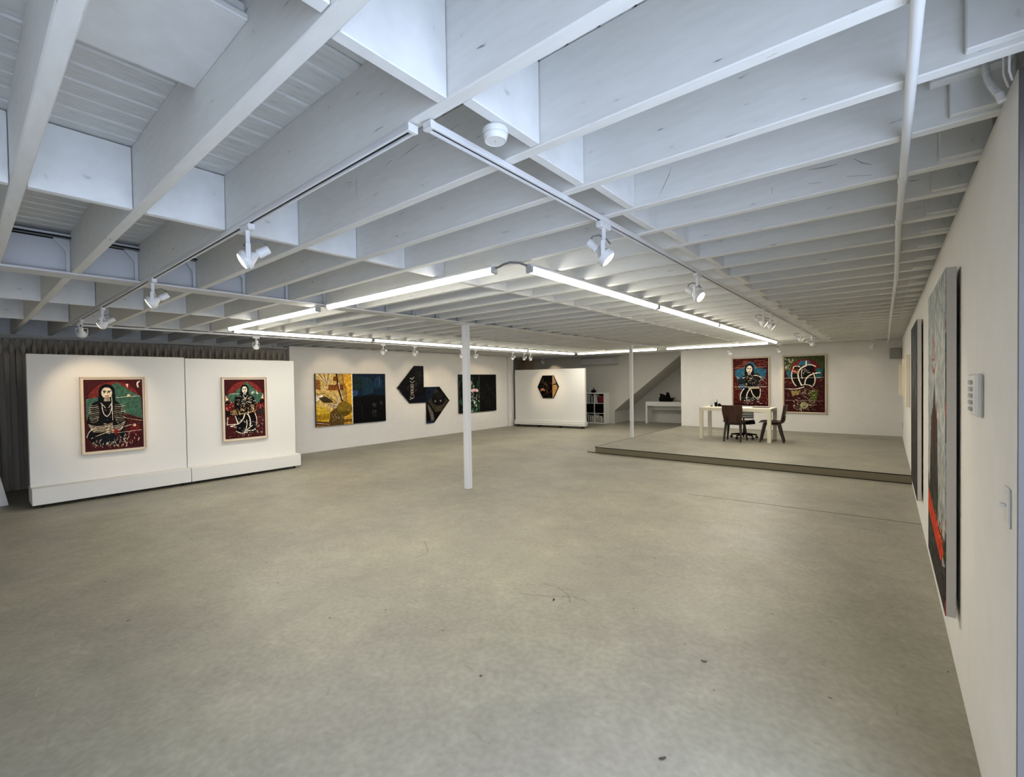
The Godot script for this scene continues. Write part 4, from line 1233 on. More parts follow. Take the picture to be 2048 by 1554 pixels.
func paint_hexagon() -> Painter:
	var p := Painter.new(300, 290, Color(0.035, 0.03, 0.03), 51)
	p.dashes(60, 0.05, 0.04, 0.72, 0.95, 0.12, 0.03, [Color(0.12, 0.07, 0.06), Color(0.20, 0.16, 0.13), INK, Color(0.28, 0.12, 0.09)], 1.2, 1.9)
	p.oval(0.24, 0.66, 0.11, 0.10, Color(0.62, 0.42, 0.30))
	p.oval(0.25, 0.76, 0.12, 0.09, INK)
	p.dashes(18, 0.3, 0.25, 0.6, 0.65, 0.10, 0.016, [Color(0.40, 0.32, 0.25), Color(0.24, 0.10, 0.08)], 1.2, 1.9)
	p.poly(v2([0.74, 0.0, 0.76, 0.0, 0.90, 0.36, 0.74, 0.37]), Color(0.62, 0.49, 0.34))
	p.poly(v2([0.74, 0.42, 0.90, 0.40, 0.97, 0.52, 0.74, 1.0]), Color(0.66, 0.50, 0.27))
	p.stroke(v2([0.73, 0.0, 0.73, 1.0]), 0.014, Color(0.85, 0.75, 0.6))
	p.dashes(8, 0.77, 0.48, 0.86, 0.7, 0.05, 0.012, [Color(0.5, 0.36, 0.12)], 0, PI)
	return p

func paint_tower() -> Painter:
	# large canvas on the right wall: pale ground, dark spire, orange ground line
	var p := Painter.new(360, 520, Color(0.62, 0.64, 0.63), 61)
	p.dashes(260, 0.0, 0.0, 1.0, 0.55, 0.10, 0.03, [Color(0.56, 0.58, 0.58), Color(0.70, 0.71, 0.70), Color(0.66, 0.68, 0.68), Color(0.60, 0.62, 0.61)], 1.2, 1.9)
	p.poly(v2([0.0, 0.5, 1.0, 0.6, 1.0, 1.0, 0.0, 1.0]), Color(0.60, 0.61, 0.59))
	p.dashes(90, 0.0, 0.5, 1.0, 0.9, 0.12, 0.03, [Color(0.52, 0.53, 0.51), Color(0.66, 0.66, 0.64)], 1.3, 1.8)
	for k in 3:
		p.stroke(v2([0.30 + k * 0.02, 0.24, 0.36, 0.16 + k * 0.01, 0.46, 0.22, 0.44, 0.25, 0.28, 0.25]), 0.012, Color(0.66, 0.36, 0.32))
	p.curve(Vector2(0.30, 0.27), Vector2(0.40, 0.32), Vector2(0.50, 0.27), 0.02, Color(0.64, 0.34, 0.30))
	p.poly(v2([0.16, 0.62, 0.22, 0.46, 0.34, 0.42, 0.42, 0.33, 0.50, 0.40, 0.60, 0.46, 0.66, 0.70, 0.62, 0.84, 0.12, 0.80]), Color(0.16, 0.15, 0.14))
	p.poly(v2([0.20, 0.60, 0.26, 0.44, 0.34, 0.42, 0.36, 0.52, 0.28, 0.64]), Color(0.34, 0.18, 0.12))
	p.poly(v2([0.44, 0.36, 0.52, 0.42, 0.56, 0.56, 0.46, 0.54]), Color(0.30, 0.16, 0.11))
	p.dashes(80, 0.18, 0.40, 0.62, 0.80, 0.10, 0.014, [Color(0.10, 0.10, 0.10), Color(0.24, 0.21, 0.18), Color(0.36, 0.35, 0.33), Color(0.30, 0.17, 0.11)], 1.3, 1.9)
	p.stroke(v2([0.60, 0.40, 0.62, 0.46]), 0.03, Color(0.75, 0.50, 0.40))
	p.poly(v2([0.0, 0.68, 0.14, 0.74, 0.7, 0.80, 1.0, 0.79, 1.0, 0.86, 0.0, 0.78]), Color(0.16, 0.22, 0.12))
	p.dashes(40, 0.0, 0.70, 1.0, 0.84, 0.07, 0.02, [Color(0.10, 0.15, 0.08), Color(0.22, 0.30, 0.15)], 1.0, 2.0)
	p.poly(v2([0.0, 0.75, 0.20, 0.77, 0.92, 0.83, 0.84, 0.89, 0.0, 0.84]), Color(0.76, 0.23, 0.12))
	p.dashes(30, 0.02, 0.77, 0.85, 0.87, 0.07, 0.014, [Color(0.83, 0.32, 0.18), Color(0.60, 0.16, 0.09)], -0.1, 0.3)
	p.poly(v2([0.0, 0.84, 0.84, 0.89, 1.0, 0.86, 1.0, 1.0, 0.0, 1.0]), Color(0.20, 0.19, 0.17))
	p.dashes(60, 0.0, 0.88, 1.0, 1.0, 0.10, 0.02, [Color(0.14, 0.13, 0.12), Color(0.28, 0.27, 0.25)], -0.2, 0.4)
	return p

func paint_dark_canvas() -> Painter:
	var p := Painter.new(300, 420, Color(0.19, 0.20, 0.22), 71)
	p.dashes(200, 0.0, 0.0, 1.0, 0.5, 0.12, 0.03, [Color(0.30, 0.32, 0.35), Color(0.20, 0.21, 0.24), Color(0.36, 0.38, 0.40)], 1.2, 1.9)
	p.dashes(200, 0.0, 0.4, 1.0, 1.0, 0.14, 0.035, [Color(0.10, 0.09, 0.10), Color(0.20, 0.16, 0.15), Color(0.14, 0.13, 0.16), Color(0.30, 0.27, 0.26)], 1.2, 1.9)
	p.stroke(v2([0.985, 0.0, 0.98, 0.3, 0.99, 0.7, 0.985, 1.0]), 0.03, INK)
	return p

# a picture in a bare wood frame: o at its centre on the wall, looking along +z
func framed(label: String, at: Vector3, turn: float, w: float, h: float, p: Painter, border: float, group: String):
	var o := thing("framed_painting", label, "painting", at, turn, group)
	var d := 0.045
	part(o, "backing", box(Vector3(w - 0.02, h - 0.02, 0.012)), "mat_board", Vector3(0, 0, 0.02))
	for s in [-1.0, 1.0]:
		part(o, "frame_rail", box(Vector3(w, 0.016, d), 0.002), "bare_frame", Vector3(0, s * (h / 2 - 0.008), d / 2 + 0.004))
		part(o, "frame_stile", box(Vector3(0.016, h - 0.032, d), 0.002), "bare_frame", Vector3(s * (w / 2 - 0.008), 0, d / 2 + 0.004))
	part(o, "picture", picture(w - border * 2, h - border * 2, 0.012), pic_mat(p), Vector3(0, 0, 0.026))

func build_art():
	var P := "portraits in bare wood frames"
	framed("larger portrait of a seated figure in striped sleeves, green field behind", Vector3(PANX, 1.163, -1.427), PI / 2, 0.722, 1.085, paint_portrait_wide(), 0.038, P)
	framed("portrait of an upright seated figure under a red arch, right rolling panel", Vector3(PANX, 1.150, -3.166), PI / 2, 0.722, 1.092, paint_portrait_small(), 0.042, P)
	framed("red and blue portrait on the back wall, partly behind the desk", Vector3(-2.895, 1.425, BZ), 0.0, 0.945, 1.375, paint_red_blue(), 0.035, P)
	framed("painting of black forms in white swirls, right one on the back wall", Vector3(-1.64, 1.362, BZ), 0.0, 0.96, 1.51, paint_red_swirl(), 0.035, P)
	# diptych
	var o := thing("diptych", "wide glossy diptych, yellow drapery left and dark blue right", "picture", Vector3(LX, 1.183, -6.103), PI / 2)
	for q in [[-0.4655, 0.925, paint_yellow()], [0.465, 0.927, paint_night()]]:
		part(o, "panel", picture(q[1], 1.212, 0.04), pic_mat(q[2], 0.35), Vector3(q[0], 0, 0.012))
	part(o, "edge_frame", _ring_frame(1.872, 1.222, 0.006, 0.05), "black_edge", Vector3(0, 0, 0.004))
	# stepped shape
	o = thing("shaped_picture", "black glossy picture of two joined angular panels", "picture", Vector3(LX, 0, 0), PI / 2)
	var L := PackedVector2Array(v2([8.009, 2.015, 7.425, 1.42, 7.832, 0.988, 8.41, 0.988, 8.41, 1.424, 8.312, 1.424, 8.312, 2.015]))
	var R := PackedVector2Array(v2([8.412, 1.424, 8.412, 0.39, 8.678, 0.39, 9.282, 1.005, 8.895, 1.424]))
	part(o, "panel", extrude(L, 0.012, 0.052), pic_mat(paint_signs(), 0.4))
	part(o, "panel", extrude(R, 0.012, 0.052), pic_mat(paint_eye(), 0.4))
	# green and black
	o = thing("wide_painting", "green and black glossy picture, partly behind the near column", "picture", Vector3(LX, 1.182, -10.533), PI / 2)
	part(o, "panel", picture(1.69, 1.18, 0.04), pic_mat(paint_jungle(), 0.4), Vector3(0, 0, 0.012))
	part(o, "edge_frame", _ring_frame(1.705, 1.195, 0.008, 0.05), "black_edge", Vector3(0, 0, 0.004))
	# hexagon
	var u := Vector3(cos(0.173), 0, -sin(0.173))
	o = thing("hexagon_picture", "dark hexagonal picture with a yellow right corner, on a rolling panel", "picture", Vector3(-9.88, 0, -12.17) + u * 1.272 + Vector3(0, 1.345, 0), 0.173)
	var hx := PackedVector2Array()
	for q in [[-0.19, 0.365], [-0.375, 0.0], [-0.19, -0.362], [0.19, -0.362], [0.375, 0.0], [0.19, 0.365]]:
		hx.append(Vector2(q[0], q[1]))
	part(o, "panel", extrude(hx, 0.0, 0.03), pic_mat(paint_hexagon(), 0.25), Vector3(0, 0, 0.012))
	var hx2 := PackedVector2Array()
	for q in hx:
		hx2.append(q * 1.03)
	part(o, "edge_frame", extrude(hx2, 0.0, 0.034), "black_edge", Vector3(0, 0, 0.004))
	# canvases on the right wall (looking along -x)
	canvas("large tall canvas with a dark spire and an orange band, nearest on the right wall", Vector3(WX, 1.216, -3.723), 1.194, 1.746, 0.040, paint_tower(), 0.014)
	canvas("dark grey canvas behind the large one on the right wall", Vector3(WX, 1.205, -6.735), 1.37, 1.81, 0.034, paint_dark_canvas(), 0.012)
	var G := "small cream canvases on the far right wall"
	for q in [["small cream canvas nearest the dark canvas on the right wall", Vector3(WX, 1.469, -9.34), 0.28, 0.808, 0.050],
		["middle one of the small cream canvases on the right wall", Vector3(WX, 1.498, -11.60), 0.30, 0.745, 0.036],
		["small cream canvas farthest along the right wall, standing out most", Vector3(WX, 1.46, -12.75), 0.30, 0.65, 0.072]]:
		var c := thing("small_canvas", q[0], "canvas", q[1], -PI / 2, G)
		part(c, "canvas", box(Vector3(q[2], q[3], q[4]), 0.004), "cream_canvas", Vector3(0, 0, q[4] / 2 + 0.002))

func _ring_frame(w: float, h: float, t: float, d: float) -> Mesh:
	var st := st_new()
	for s in [-1.0, 1.0]:
		add_box(st, Vector3(0, s * (h / 2 - t / 2), d / 2), Vector3(w, t, d))
		add_box(st, Vector3(s * (w / 2 - t / 2), 0, d / 2), Vector3(t, h, d))
	return st.commit()

func canvas(label: String, at: Vector3, w: float, h: float, d: float, p: Painter, off: float):
	var o := thing("canvas", label, "canvas", at, -PI / 2, "large canvases on the right wall")
	part(o, "stretcher", box(Vector3(w, h, d - 0.001), 0.003), "canvas_side", Vector3(0, 0, off + d / 2))
	part(o, "painted_face", picture(w - 0.002, h - 0.002, 0.003), pic_mat(p, 0.7), Vector3(0, 0, off + d - 0.002))
	part(o, "batten", box(Vector3(w - 0.36, h - 0.36, off - 0.002)), "bare_frame", Vector3(0, 0, off / 2 + 0.001))

# ---------------------------------------------------------------- curtains
func build_curtains():
	var z0 := 1.4
	var z1 := -4.58
	var pitch := 0.118
	var top := 2.315
	var f := func(u: float, v: float) -> Vector3:
		var z := lerpf(z0, z1, u)
		var y := lerpf(0.015, top, v)
		var ph := TAU * z / pitch
		var drop := top - y
		# pinched where the pleats are sewn, fuller above and below
		var pinch := 1.0 - 0.75 * exp(-pow((drop - 0.10) / 0.05, 2.0))
		var amp := 0.026 * pinch + 0.020 * clampf((drop - 0.3) / 1.2, 0.0, 1.0)
		var lowf := 0.018 * sin(z * 5.1 + 0.7 * sin(z * 2.3)) * clampf(drop / 1.0, 0.0, 1.0)
		var s := sin(ph + 0.5 * sin(z * 3.7) * clampf(drop, 0.0, 1.0))
		var fold := s * absf(s) * 0.4 + s * 0.6
		return Vector3(-10.20 + amp * fold + lowf, y, z + 0.015 * pinch * sin(2.0 * ph))
	var c := thing("pleated_curtain", "long dark grey pleated curtain behind the left rolling panels", "curtain", Vector3.ZERO)
	part(c, "cloth", sheet(f, 520, 40, 0.006), "curtain")
	# sewn pleats: lens-shaped tucks below the heading
	var tuck := _tuck()
	for i in int((0.2 - z1) / pitch) + 1:
		var z := z1 + 0.05 + pitch * i
		part(c, "pinch_pleat", tuck, "curtain", Vector3(-10.155, top - 0.155, z))
	var r := thing("curtain_rail", "thin grey rail holding the dark curtain at the left", "curtain rail", Vector3(-10.15, 2.345, 0))
	part(r, "rail", box(Vector3(0.03, 0.026, 6.0), 0.004), "grey_plastic", Vector3(0, 0, -1.57))
	part(r, "end_stop", box(Vector3(0.034, 0.03, 0.03), 0.003), "grey_plastic", Vector3(0, 0, -4.575))
	for i in 5:
		part(r, "bracket", box(Vector3(0.02, 0.045, 0.02), 0.002), "grey_plastic", Vector3(0, 0.033, 0.9 - i * 1.3))
	# pale cloth at the left edge of the picture
	var g := func(u: float, v: float) -> Vector3:
		var y := lerpf(0.005, 2.2, v)
		var fl := pow(1.0 - v, 0.75)
		var zz := lerpf(1.2, 0.10 - 0.49 * fl, u)
		return Vector3(-9.05 + 0.03 * sin(u * 22.0) * (1.0 - 0.4 * v), y, zz)
	var w := thing("white_curtain", "white cloth hanging at the far left edge, flaring at the floor", "curtain", Vector3.ZERO)
	part(w, "cloth", sheet(g, 80, 24, 0.006), "curtain_white")
	part(w, "rod", tube([Vector3(-9.05, 2.21, 1.25), Vector3(-9.05, 2.21, 0.05)], 0.012, 10), "grey_plastic")
	part(w, "hanger", tube([Vector3(-9.05, 2.21, 0.6), Vector3(-9.05, 2.40, 0.6)], 0.006, 8), "grey_plastic")
	# brown curtain deep in the back left passage
	var h := func(u: float, v: float) -> Vector3:
		var x := lerpf(-11.62, -10.86, u)
		var s := sin(x * 52.0)
		return Vector3(x, lerpf(0.02, 2.46, v), AZ + 0.07 + 0.03 * (0.6 * s + 0.4 * s * absf(s)))
	var k := thing("brown_curtain", "brown pleated curtain in the far left corner behind the hexagon panel", "curtain", Vector3.ZERO)
	part(k, "cloth", sheet(h, 120, 4, 0.005), "curtain_brown")
	part(k, "heading_rail", box(Vector3(0.82, 0.025, 0.03), 0.003), "grey_plastic", Vector3(-11.24, 2.475, AZ + 0.05))

func _tuck() -> Mesh:
	var st := st_new()
	var pts := []
	var rad := []
	for i in 9:
		var t := i / 8.0
		pts.append(Vector3(0.010 * sin(PI * t), 0.11 - 0.22 * t, 0))
		rad.append(0.006 + 0.024 * pow(sin(PI * t), 1.5))
	add_tube(st, pts, rad, 10)
	return st.commit()

# ---------------------------------------------------------------- wall devices
func build_wall_devices():
	# keypad, looks along -x
	var o := thing("wall_keypad", "white wall keypad with a column of five grey buttons", "keypad", Vector3(WX, 1.478, -2.538), -PI / 2)
	var ca := part(o, "case", box(Vector3(0.20, 0.165, 0.024), 0.008), "white_plastic", Vector3(0, 0, 0.012))
	for i in 5:
		part(ca, "button", box(Vector3(0.075, 0.016, 0.008), 0.003), "grey_plastic", Vector3(-0.005, 0.048 - i * 0.026, 0.014))
	o = thing("light_switch", "white light switch plate near the right wall's end", "light switch", Vector3(WX, 1.160, -1.985), -PI / 2)
	part(o, "plate", box(Vector3(0.075, 0.118, 0.007), 0.003), "white_plastic", Vector3(0, 0, 0.0035))
	part(o, "toggle", box(Vector3(0.010, 0.010, 0.018), 0.003), "white_plastic", Vector3(0, 0.006, 0.013), Basis(Vector3.RIGHT, -0.35))
	for s in [-1.0, 1.0]:
		part(o, "screw", lathe([Vector2(0, 0.0015), Vector2(0.004, 0.0), Vector2(0.004, -0.002)], 10), "white_metal", Vector3(0, s * 0.042, 0.007), Basis(Vector3.RIGHT, PI / 2))
	o = thing("wall_outlet", "small grey outlet low on the right wall near the back corner", "outlet", Vector3(WX, 0.44, -13.42), -PI / 2)
	part(o, "plate", box(Vector3(0.075, 0.118, 0.007), 0.003), "grey_plastic", Vector3(0, 0, 0.0035))
	for s in [-1.0, 1.0]:
		part(o, "socket", box(Vector3(0.034, 0.028, 0.004), 0.006), "white_plastic", Vector3(0, s * 0.02, 0.007))
	# loudspeaker in the back right corner
	o = thing("loudspeaker", "grey loudspeaker high on the back wall by the right corner", "loudspeaker", Vector3(0.165, 2.06, -13.74), 0.12)
	part(o, "cabinet", box(Vector3(0.20, 0.25, 0.16), 0.012), "speaker_grey")
	part(o, "grille", box(Vector3(0.175, 0.225, 0.012), 0.004), "speaker_grey", Vector3(0, 0, 0.083))
	part(o, "bracket", box(Vector3(0.03, 0.05, 0.09), 0.003), "grey_plastic", Vector3(0, 0, -0.115))
	# smoke detectors
	detector("round white smoke detector hanging under the nearest blocking, by two tracks", Vector3(-1.005, JY, -1.155), 0.043, 0.042)
	detector("flat white smoke detector on the ceiling left of the near column", Vector3(-6.14, JY, -5.70), 0.07, 0.03)
	detector("flat white smoke detector above the air conditioner", Vector3(-6.85, JY, -13.208), 0.06, 0.03)

func detector(label: String, at: Vector3, r: float, h: float):
	var o := thing("smoke_detector", label, "smoke detector", at, 0.0, "white smoke detectors on the ceiling")
	part(o, "base", lathe([Vector2(0, 0), Vector2(r * 0.92, 0), Vector2(r, -h * 0.12), Vector2(r, -h * 0.45), Vector2(r * 0.97, -h * 0.5)], 32), "white_plastic")
	var cv := part(o, "cover", lathe([Vector2(r * 0.95, -h * 0.5), Vector2(r * 0.95, -h * 0.62), Vector2(r * 0.86, -h * 0.92), Vector2(r * 0.80, -h), Vector2(r * 0.74, -h * 0.97), Vector2(0, -h * 0.97)], 32), "white_plastic")
	part(cv, "test_button", lathe([Vector2(r * 0.07, -h * 0.97), Vector2(r * 0.07, -h * 1.0), Vector2(0, -h * 1.0)], 10), "grey_plastic")

# ---------------------------------------------------------------- desk and chairs
func wood_chair(label: String, at: Vector3, turn: float):
	# faces local -z; origin on the floor under the seat's centre
	var o := thing("plywood_chair", label, "chair", at, turn, "dark walnut plywood chairs at the desk")
	var seat := func(u: float, v: float) -> Vector3:
		var x := (u - 0.5) * lerpf(0.46, 0.40, v)
		var z := lerpf(-0.24, 0.20, v)
		var y := 0.435 + 0.02 * pow(absf(u - 0.5) * 2.0, 2.0) + 0.012 * pow(v - 0.5, 2.0) - 0.03 * pow(maxf(0.0, 0.25 - v) * 4.0, 2.0) * 0.6
		return Vector3(x, y, z)
	part(o, "seat", sheet(seat, 14, 12, 0.014), "walnut")
	var back := func(u: float, v: float) -> Vector3:
		var wd := lerpf(0.35, 0.42, clampf(v * 1.6, 0.0, 1.0)) * (1.0 - 0.04 * pow(maxf(0.0, v - 0.85) * 6.0, 2.0))
		var x := (u - 0.5) * wd
		var y := 0.43 + 0.39 * v
		var z := 0.225 + 0.07 * v - 0.055 * pow((u - 0.5) * 2.0, 2.0)
		return Vector3(x, y, z)
	part(o, "backrest", sheet(back, 14, 12, 0.014), "walnut")
	for s in [-1.0, 1.0]:
		part(o, "leg", tube([Vector3(s * 0.155, 0.425, -0.13), Vector3(s * 0.185, 0.2, -0.18), Vector3(s * 0.21, 0.0, -0.22)], [0.030, 0.024, 0.015], 10), "walnut_dark")
		part(o, "leg", tube([Vector3(s * 0.145, 0.425, 0.13), Vector3(s * 0.165, 0.2, 0.18), Vector3(s * 0.175, 0.0, 0.235)], [0.030, 0.024, 0.015], 10), "walnut_dark")
		part(o, "side_rail", tube([Vector3(s * 0.15, 0.40, -0.14), Vector3(s * 0.145, 0.40, 0.15), Vector3(s * 0.12, 0.47, 0.235), Vector3(s * 0.11, 0.58, 0.25)], [0.018, 0.019, 0.016, 0.010], 10), "walnut_dark")
	part(o, "cross_rail", box(Vector3(0.30, 0.045, 0.022), 0.005), "walnut_dark", Vector3(0, 0.398, 0.135))
	part(o, "cross_rail", box(Vector3(0.31, 0.045, 0.022), 0.005), "walnut_dark", Vector3(0, 0.398, -0.13))

func build_office():
	var o := thing("white_desk", "cream white desk with square legs standing on the platform", "desk", Vector3(-2.68, PY, -11.52))
	var w := 1.50
	var d := 0.74
	part(o, "desk_top", box(Vector3(w, 0.075, d), 0.004), "desk_white", Vector3(0, 0.74 - 0.0375, 0))
	for sx in [-1.0, 1.0]:
		for sz in [-1.0, 1.0]:
			part(o, "leg", box(Vector3(0.075, 0.665, 0.075), 0.003), "desk_white", Vector3(sx * (w / 2 - 0.0375), 0.3325, sz * (d / 2 - 0.0375)))
	part(o, "drawer_front", box(Vector3(0.62, 0.012, 0.02), 0.002), "desk_white", Vector3(0.25, 0.66, d / 2 - 0.03))
	wood_chair("dark walnut chair with its back to the camera, in front of the desk", Vector3(-2.645, PY, -11.12), 0.0)
	wood_chair("dark walnut chair in profile at the desk's right end", Vector3(-1.955, PY, -11.42), PI / 2 + 0.10)
	# swivel chair behind
	o = thing("swivel_chair", "black swivel chair with a grey back, pushed in behind the desk", "chair", Vector3(-2.585, PY, -11.72), PI + 0.25)
	for i in 5:
		var a := TAU * i / 5 + 0.3
		var e := Vector3(cos(a) * 0.28, 0.075, sin(a) * 0.28)
		part(o, "base_arm", tube([Vector3(0, 0.11, 0), e * 0.5 + Vector3(0, 0.06, 0), e + Vector3(0, 0.008, 0)], [0.028, 0.022, 0.016], 8), "black")
		part(o, "caster", lathe([Vector2(0, -0.02), Vector2(0.026, -0.02), Vector2(0.030, -0.012), Vector2(0.030, 0.012), Vector2(0.026, 0.02), Vector2(0, 0.02)], 14), "rubber", Vector3(e.x, 0.030, e.z), Basis(Vector3.UP, -a) * Basis(Vector3.RIGHT, PI / 2))
		part(o, "caster_stem", tube([Vector3(e.x, 0.09, e.z), Vector3(e.x, 0.05, e.z)], 0.010, 8), "black")
	part(o, "gas_column", tube([Vector3(0, 0.09, 0), Vector3(0, 0.36, 0)], 0.024, 12), "black")
	var seat := func(u: float, v: float) -> Vector3:
		return Vector3((u - 0.5) * 0.44, 0.385 + 0.02 * pow((u - 0.5) * 2.0, 2.0) - 0.025 * pow(maxf(0.0, 0.3 - v) * 3.0, 2.0), lerpf(-0.22, 0.22, v))
	part(o, "seat", sheet(seat, 10, 10, 0.05), "black")
	var bk := func(u: float, v: float) -> Vector3:
		return Vector3((u - 0.5) * 0.42, 0.45 + 0.30 * v, 0.24 + 0.05 * v - 0.05 * pow((u - 0.5) * 2.0, 2.0))
	part(o, "backrest", sheet(bk, 10, 8, 0.02), "chair_grey")
	for i in 4:
		var bar := func(u: float, v: float) -> Vector3:
			var y := 0.48 + 0.062 * i + 0.022 * v
			return Vector3((u - 0.5) * 0.38, y, 0.225 + 0.05 * (y - 0.45) / 0.30 - 0.05 * pow((u - 0.5) * 2.0 * 0.9, 2.0))
		part(o, "back_slat", sheet(bar, 10, 1, 0.006), "paper" if i < 2 else "white_plastic")
	part(o, "back_bracket", tube([Vector3(0, 0.40, 0.08), Vector3(0, 0.39, 0.23), Vector3(0, 0.48, 0.265), Vector3(0, 0.62, 0.29)], 0.017, 8), "black")
	# things on the desk
	var dy := PY + 0.74
	o = thing("pen_holder", "dark pen holder with pens on the desk's left end", "pen holder", Vector3(-3.19, dy, -11.66))
	part(o, "cup", lathe([Vector2(0, 0), Vector2(0.032, 0), Vector2(0.036, 0.10), Vector2(0.032, 0.10), Vector2(0.029, 0.008), Vector2(0, 0.008)], 16), "black")
	for i in 6:
		var a := i * 1.05
		part(o, "pen", tube([Vector3(cos(a) * 0.012, 0.02, sin(a) * 0.012), Vector3(cos(a) * 0.028 + 0.02 * sin(i * 2.0), 0.16 + 0.012 * (i % 3), sin(a) * 0.025)], 0.004, 6), ["black", "walnut_dark", "white_plastic"][i % 3])
	o = thing("tape_dispenser", "small black desk dispenser beside the pen holder", "dispenser", Vector3(-3.10, dy, -11.68))
	part(o, "body", extrude(PackedVector2Array(v2([-0.05, 0, 0.06, 0, 0.06, 0.02, 0.02, 0.035, 0.0, 0.07, -0.035, 0.075, -0.055, 0.04])), -0.02, 0.02), "black")
	part(o, "roll", lathe([Vector2(0.012, -0.012), Vector2(0.03, -0.012), Vector2(0.03, 0.012), Vector2(0.012, 0.012)], 18), "white_plastic", Vector3(-0.02, 0.045, 0.0), Basis(Vector3.RIGHT, PI / 2))
	o = thing("wire_stand", "thin pale wire stand beside the pen holder on the desk", "stand", Vector3(-3.28, dy, -11.62))
	part(o, "foot", box(Vector3(0.05, 0.02, 0.05), 0.004), "black", Vector3(0, 0.01, 0))
	for i in 4:
		part(o, "wire", tube([Vector3(0, 0.015, 0), Vector3(-0.04 + 0.03 * i, 0.12, 0.01), Vector3(-0.06 + 0.045 * i, 0.16 + 0.02 * (i % 2), 0.0)], 0.0025, 5), "grey_plastic")
	for i in 5:
		solid("paper_sheet", box(Vector3(0.21, 0.002, 0.297)), "paper", Vector3(-2.50 + 0.012 * i, dy + 0.001 + 0.0021 * i, -11.46 - 0.01 * i), "white paper sheet, %s of the loose pile on the desk" % ["bottom one", "second from the bottom", "middle one", "second from the top", "topmost"][i], "paper", "paper sheets on the desk", Basis(Vector3.UP, -0.15 + 0.09 * i))
	o = thing("laptop", "thin dark closed laptop lying on the desk's right half", "laptop", Vector3(-2.19, dy, -11.55), 0.12)
	part(o, "base", box(Vector3(0.34, 0.010, 0.235), 0.004), "black", Vector3(0, 0.006, 0))
	part(o, "lid", box(Vector3(0.34, 0.007, 0.235), 0.003), "speaker_grey", Vector3(0, 0.0155, 0))

